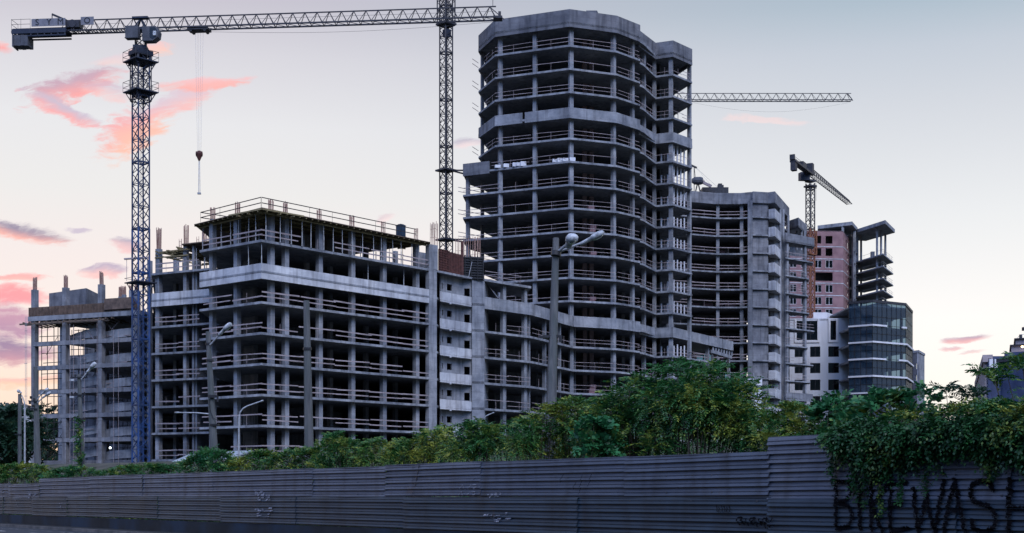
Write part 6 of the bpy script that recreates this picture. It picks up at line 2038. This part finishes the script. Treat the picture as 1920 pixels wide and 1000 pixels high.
def ivy():
    """creeper spilling over the raised end of the fence"""
    g = fence_at(1760)
    root = thing('ivy_creeper', (*g, ZF(g[1]) + .4), 'thick dark creeper hanging over the raised right end of the fence', 'creeper')
    topp = [(1572, 812), (1590, 798), (1625, 786), (1680, 776), (1740, 770), (1800, 760), (1860, 754), (1980, 744)]
    bot = [(1572, 822), (1582, 842), (1595, 858), (1608, 862), (1622, 856), (1640, 888), (1656, 898), (1672, 886), (1690, 868), (1712, 876), (1735, 870), (1750, 856), (1775, 848), (1800, 852), (1822, 846), (1850, 850), (1862, 862), (1880, 852), (1930, 874), (1980, 870)]
    Q = []
    N = 4000
    cs = []
    clump = [(random.uniform(1565, 1975), random.random()) for _ in range(230)]
    P, D = [], []
    for i in range(N):
        cx, cv = random.choice(clump)
        x = cx + random.gauss(0, 9)
        v = cv + random.gauss(0, .09)
        if x < 1570 or x > 1978 or v < -.02 or v > 1.02: continue
        yt, yb = interp(topp, x), interp(bot, x)
        y = yt + (yb - yt) * v
        q = fence_at(x)
        z = H(y, q[1])
        bulge = .16 + .42 * math.sin(min(1, max(0, v * 1.15)) * math.pi) ** .8
        dpt = -random.uniform(.04, 1) * bulge if v > .22 else random.uniform(-.75 * bulge, 1.5 * (1 - v / .3))
        # keep the projected place while moving in depth
        px, py = q[0] + FN[0] * dpt, q[1] + FN[1] * dpt
        z = H(y, q[1]) + random.gauss(0, .02)
        P.append((px, py, z)); D.append((-FN[0] * .7 + random.gauss(0, .45), -FN[1] * .7 + random.gauss(0, .45), random.gauss(-.35 if v > .2 else .35, .4)))
    P, D = np.array(P), np.array(D)
    n = len(P)
    a = spray_arrays(P, D, .22 * RNG.uniform(.6, 1.3, n), 3, .095, .62, .35)
    leaf_object('foliage', a, LEAF_IVY, root)
    top = P[(RNG.random(n) < .75) & (P[:, 2] > 1.28)]
    d2 = np.stack([RNG.normal(-.3, .6, len(top)), RNG.normal(-.3, .6, len(top)), RNG.uniform(.2, 1, len(top))], 1)
    leaf_object('foliage', spray_arrays(top, d2, .26 * RNG.uniform(.6, 1.2, len(top)), 4, .09, .5, .35), LEAF_Y, root)
    mb = MB()
    for i in range(70):
        x = random.uniform(1570, 1970); q = fence_at(x); yb = interp(bot, x) + random.uniform(-14, 8); pts = []
        for k in range(5):
            s = k / 4; y = interp(topp, x) + 14 + (yb - interp(topp, x) - 14) * s
            dpt = -.06 - .32 * math.sin(s * 2.6) * random.uniform(.6, 1.0)
            pts.append((q[0] + FN[0] * dpt + random.gauss(0, .03), q[1] + FN[1] * dpt, H(y, q[1])))
        mb.tube(pts, [.012, .011, .009, .007, .004], 4, caps=False)
    mb.build('stems', BARK, root)
    # a few separate strands near the end
    mbs = []
    SP, SD = [], []
    for x, y1 in ((1568, 905), (1574, 880), (1604, 915), (1630, 950), (1612, 935), (1660, 965), (1697, 940), (1744, 925), (1766, 895), (1858, 905), (1872, 898)):
        q = fence_at(x); y0 = interp(topp, x) + 20
        for k in range(int((y1 - y0) / 2.2)):
            y = y0 + k * 2.2; SP.append((q[0] - FN[0] * .1 + random.gauss(0, .03), q[1] - FN[1] * .1, H(y, q[1]))); SD.append((random.gauss(-.4, .6), random.gauss(-.4, .6), random.gauss(-.4, .4)))
    leaf_object('trailing_strands', spray_arrays(np.array(SP), np.array(SD), np.full(len(SP), .14), 2, .085, .62, .3), LEAF_IVY, root)


ivy()


def post_ivy():
    g = LPC
    root = thing('climbing_vine', (g.x - .25, g.y - .2, g.z), 'thin vine climbing the ivy grown lamp post', 'vine')
    P, D = [], []
    mb = MB(); pts = []
    for i in range(90):
        s = i / 89; y = 886 - 104 * s; x = 156 - (886 - y) * .05 - 4 + random.gauss(0, 3.2) * (1 - s * .5)
        p = V3(x, y, 87.5); P.append(p); D.append((random.gauss(-.3, .6), random.gauss(-.6, .4), random.gauss(.1, .5)))
    leaf_object('foliage', spray_arrays(np.array([tuple(p) for p in P]), np.array(D), np.full(90, .4), 3, .2, .55, .3), LEAF_G, root)
    mb.tube([V3(153, 890, 87.7), V3(151, 840, 87.7), V3(149, 785, 87.7)], [.04, .03, .01], 5); mb.build('stems', BARK, root)


post_ivy()


def undergrowth():
    """weeds and grass behind the fence, too many to count"""
    P, D = [], []
    for i in range(16000):
        x = random.uniform(-60, 1500)
        q = fence_at(x)
        dd = .3 + random.random() ** 1.7 * (26 if x < 700 else 6)
        X, Y = q[0] + FN[0] * dd, q[1] + FN[1] * dd
        P.append((X, Y, gz(X, Y) + random.uniform(.0, .55) * (1 if dd > 1 else .6)))
        D.append((random.gauss(0, .45), random.gauss(0, .45), random.uniform(.5, 1.3)))
    P = np.array(P); D = np.array(D)
    sc = np.clip(P[:, 1] / 55, .55, 1.7)
    a = spray_arrays(P, D, .42 * sc * RNG.uniform(.5, 1.2, len(P)), 3, .18, .3, .35)
    o = leaf_object('undergrowth', a, LEAF_G, None); tag(o, 'low tangled weeds and grass behind the fence', 'undergrowth', kind='stuff')


undergrowth()
# ============================================================ sky, light, camera
def sky():
    w = bpy.data.worlds.new('World'); SC.world = w; w.use_nodes = True
    nt = w.node_tree; nt.nodes.clear(); L = nt.links.new
    out = nt.nodes.new('ShaderNodeOutputWorld')

    def val(x): return x

    def M(op, a, b=None, c=None, clamp=False):
        n = nt.nodes.new('ShaderNodeMath'); n.operation = op; n.use_clamp = clamp
        for i, s in enumerate((a, b, c)):
            if s is None: continue
            if isinstance(s, (int, float)): n.inputs[i].default_value = s
            else: L(s, n.inputs[i])
        return n.outputs[0]

    def ss(x, lo, hi):
        n = nt.nodes.new('ShaderNodeMapRange'); n.interpolation_type = 'SMOOTHSTEP'
        L(x, n.inputs[0]); n.inputs[1].default_value = lo; n.inputs[2].default_value = hi
        return n.outputs[0]

    def mix(f, a, b, mode='MIX'):
        n = nt.nodes.new('ShaderNodeMixRGB'); n.blend_type = mode
        for i, s in enumerate((f, a, b)):
            if isinstance(s, (int, float)): n.inputs[i].default_value = s
            elif isinstance(s, tuple): n.inputs[i].default_value = (*s, 1)
            else: L(s, n.inputs[i])
        return n.outputs[0]
    tc = nt.nodes.new('ShaderNodeTexCoord')
    sp = nt.nodes.new('ShaderNodeSeparateXYZ'); L(tc.outputs['Generated'], sp.inputs[0])
    X, Y, Z = sp.outputs
    front = ramp(nt, M('MAXIMUM', Z, 0.0), FRONT)
    right = ramp(nt, M('MAXIMUM', Z, 0.0), RIGHT)
    back = ramp(nt, M('MAXIMUM', Z, 0.0), BACK)
    base = mix(ss(X, -.25, .32), front, right)
    base = mix(ss(Y, .25, -.45), base, back)
    # bearing and height of the view direction as a tangent plane chart of the western sky
    inv = M('DIVIDE', 2500.0, M('MAXIMUM', Y, .05))
    px = M('ADD', M('MULTIPLY', X, inv), 960.0)
    py = M('SUBTRACT', 907.0, M('MULTIPLY', Z, inv))
    cb = nt.nodes.new('ShaderNodeCombineXYZ'); L(M('MULTIPLY', px, 1 / 150), cb.inputs[0]); L(M('MULTIPLY', py, 1 / 60), cb.inputs[1])
    nz = nt.nodes.new('ShaderNodeTexNoise'); nz.inputs['Scale'].default_value = 1.0; nz.inputs['Detail'].default_value = 8; nz.inputs['Roughness'].default_value = .58
    L(cb.outputs[0], nz.inputs[0])
    sc = nt.nodes.new('ShaderNodeSeparateColor'); L(nz.outputs['Color'], sc.inputs[0])
    wx = M('ADD', px, M('MULTIPLY_ADD', sc.outputs[0], 90.0, -45.0)); wy = M('ADD', py, M('MULTIPLY_ADD', sc.outputs[1], 50.0, -25.0))
    cb2 = nt.nodes.new('ShaderNodeCombineXYZ'); L(M('MULTIPLY', wx, 1 / 48), cb2.inputs[0]); L(M('MULTIPLY_ADD', wy, 1 / 15, M('MULTIPLY', wx, 1 / 140)), cb2.inputs[1])
    n2 = nt.nodes.new('ShaderNodeTexNoise'); n2.inputs['Scale'].default_value = 1.0; n2.inputs['Detail'].default_value = 7; n2.inputs['Roughness'].default_value = .62; n2.inputs['Distortion'].default_value = .5
    L(cb2.outputs[0], n2.inputs[0])
    fb = n2.outputs[0]
    col = base
    for (cx, cy, rx, ry, ang, dens, top, bot, wisp) in CLOUDS:
        a = R(ang)
        dx = M('SUBTRACT', wx, cx); dy = M('SUBTRACT', wy, cy)
        u = M('MULTIPLY_ADD', dx, math.cos(a) / rx, M('MULTIPLY', dy, math.sin(a) / rx))
        v = M('MULTIPLY_ADD', dx, -math.sin(a) / ry, M('MULTIPLY', dy, math.cos(a) / ry))
        r2 = M('MULTIPLY_ADD', u, u, M('MULTIPLY', v, v))
        f = M('SUBTRACT', 1.0, r2)
        d = M('MULTIPLY_ADD', M('SUBTRACT', fb, .47), wisp * 2.4, f)
        al = M('MULTIPLY', ss(d, .05, 1.0), dens)
        t = ss(M('MULTIPLY_ADD', M('SUBTRACT', sc.outputs[2], .5), 1.6, v), -.6, .6)
        col = mix(al, col, mix(t, top, bot))
    horizon = ss(Z, -.02, .0)
    col = mix(horizon, (.10, .10, .11), col)
    bg = nt.nodes.new('ShaderNodeBackground'); L(col, bg.inputs[0]); bg.inputs[1].default_value = SKY_GAIN
    st = nt.nodes.new('ShaderNodeTexSky'); st.sky_type = 'NISHITA'; st.sun_disc = False; st.sun_elevation = R(SUN_EL); st.sun_rotation = R(SUN_AZ)
    b2 = nt.nodes.new('ShaderNodeBackground'); L(st.outputs[0], b2.inputs[0]); b2.inputs[1].default_value = .01
    ad = nt.nodes.new('ShaderNodeAddShader'); L(bg.outputs[0], ad.inputs[0]); L(b2.outputs[0], ad.inputs[1]); L(ad.outputs[0], out.inputs[0])


SUN_EL, SUN_AZ, SKY_GAIN = 44.0, 160.0, 1.0
#  sine of elevation -> colour: towards the afterglow on the left, on the right, and the blue sky behind the viewer
FRONT = [(0.0, (1.0, .62, .36)), (.06, (1.0, .75, .60)), (.125, (.95, .82, .75)), (.162, (.915, .805, .765)), (.207, (.84, .81, .78)), (.254, (.80, .785, .79)), (.30, (.69, .665, .70)), (.335, (.575, .54, .60)), (.38, (.46, .45, .53)), (.62, (.34, .38, .54)), (1, (.30, .42, .78))]
RIGHT = [(0.0, (1.0, .86, .68)), (.06, (1.0, .93, .85)), (.117, (.99, .945, .905)), (.189, (.83, .83, .83)), (.262, (.655, .675, .715)), (.30, (.55, .595, .66)), (.33, (.41, .50, .575)), (.38, (.33, .42, .51)), (.62, (.30, .37, .53)), (1, (.30, .42, .78))]
BACK = [(0.0, (.0, .035, .09)), (.24, (.01, .08, .20)), (.36, (.55, .90, 1.75)), (.52, (1.1, 1.6, 3.15)), (.75, (.7, .95, 1.8)), (1, (.30, .42, .78))]
PK, GR, PE, LV = (1.0, .40, .37), (.42, .33, .42), (1.0, .66, .55), (.62, .52, .62)
CLOUDS = [
    (140, 165, 112, 34, -14, 1.0, (.60, .40, .48), PK, 1.1),
    (120, 208, 92, 18, 24, .95, LV, (1, .42, .40), 1.0),
    (205, 175, 60, 20, 10, .6, LV, (1, .56, .52), 1.0),
    (250, 250, 84, 44, -30, 1.0, (.95, .45, .44), (1, .56, .42), 1.1),
    (330, 190, 110, 26, -24, .8, (.74, .56, .64), (1, .50, .46), 1.1),
    (390, 154, 100, 16, -6, .95, (.95, .55, .55), (1, .46, .40), 1.0),
    (285, 98, 62, 17, -10, .85, (1, .58, .54), (1, .62, .50), 1.0),
    (215, 115, 60, 14, -8, .5, (.85, .62, .66), (1, .66, .60), 1.0),
    (-5, 86, 38, 14, 14, .95, (1, .55, .52), PK, .8),
    (38, 434, 100, 22, 9, 1.0, (.34, .27, .36), (1, .48, .40), .8),
    (150, 429, 34, 5, 2, .9, LV, LV, .6),
    (228, 462, 38, 17, 14, .9, (.46, .38, .48), (.95, .58, .56), .8),
    (30, 517, 70, 12, -4, 1.0, (1, .46, .43), (1, .52, .46), .8),
    (196, 510, 54, 13, 4, .95, (.52, .40, .52), (1, .58, .54), .9),
    (32, 553, 76, 27, 4, 1.0, (1, .36, .36), (.98, .34, .36), .7),
    (14, 605, 84, 36, 2, 1.0, (.62, .32, .42), (.52, .28, .40), .7),
    (22, 660, 96, 30, 0, 1.0, (.36, .22, .35), (.66, .32, .38), .7),
    (50, 716, 110, 13, -3, .75, (.95, .48, .42), (1, .60, .40), .9),
    (878, 270, 38, 14, -6, .85, (.52, .46, .55), (.90, .72, .72), .9),
    (718, 406, 22, 8, -18, .7, (.74, .56, .60), (.95, .74, .72), .9),
    (1440, 224, 95, 8, 5, .5, (1, .70, .66), (1, .72, .68), 1.1),
    (1816, 640, 52, 9.5, -6, 1.0, (.52, .37, .47), (.90, .48, .48), .45),
    (1784, 657, 30, 5, 2, .9, (.74, .48, .54), (.9, .54, .54), .45),
    (1822, 666, 32, 4, -4, .75, (.76, .54, .58), (.9, .6, .58), .45),
]
sky()

sl = bpy.data.lights.new('sun', 'SUN'); sl.energy = 1.5; sl.angle = R(30); sl.color = (1, .97, .95)
so = bpy.data.objects.new('sun', sl); COL.objects.link(so)
_e, _a = R(SUN_EL), R(SUN_AZ)
so.rotation_euler = Vector((-math.sin(_a) * math.cos(_e), -math.cos(_a) * math.cos(_e), -math.sin(_e))).to_track_quat('-Z', 'Y').to_euler()

cam = bpy.data.cameras.new('camera'); co = bpy.data.objects.new('camera', cam); COL.objects.link(co)
co.location = (0, 0, 0); co.rotation_euler = (R(90), 0, 0)
cam.sensor_width = 36; cam.lens = F * 36 / 1920; cam.shift_y = (YH - 500) / 1920; cam.clip_end = 6000; cam.clip_start = .1
SC.camera = co
vs = SC.view_settings
vs.view_transform = 'Standard'; vs.look = 'None'; vs.exposure = 0; vs.gamma = 1
SC.cycles.max_bounces = 6; SC.cycles.diffuse_bounces = 1; SC.cycles.transparent_max_bounces = 8
SC.cycles.use_denoising = True
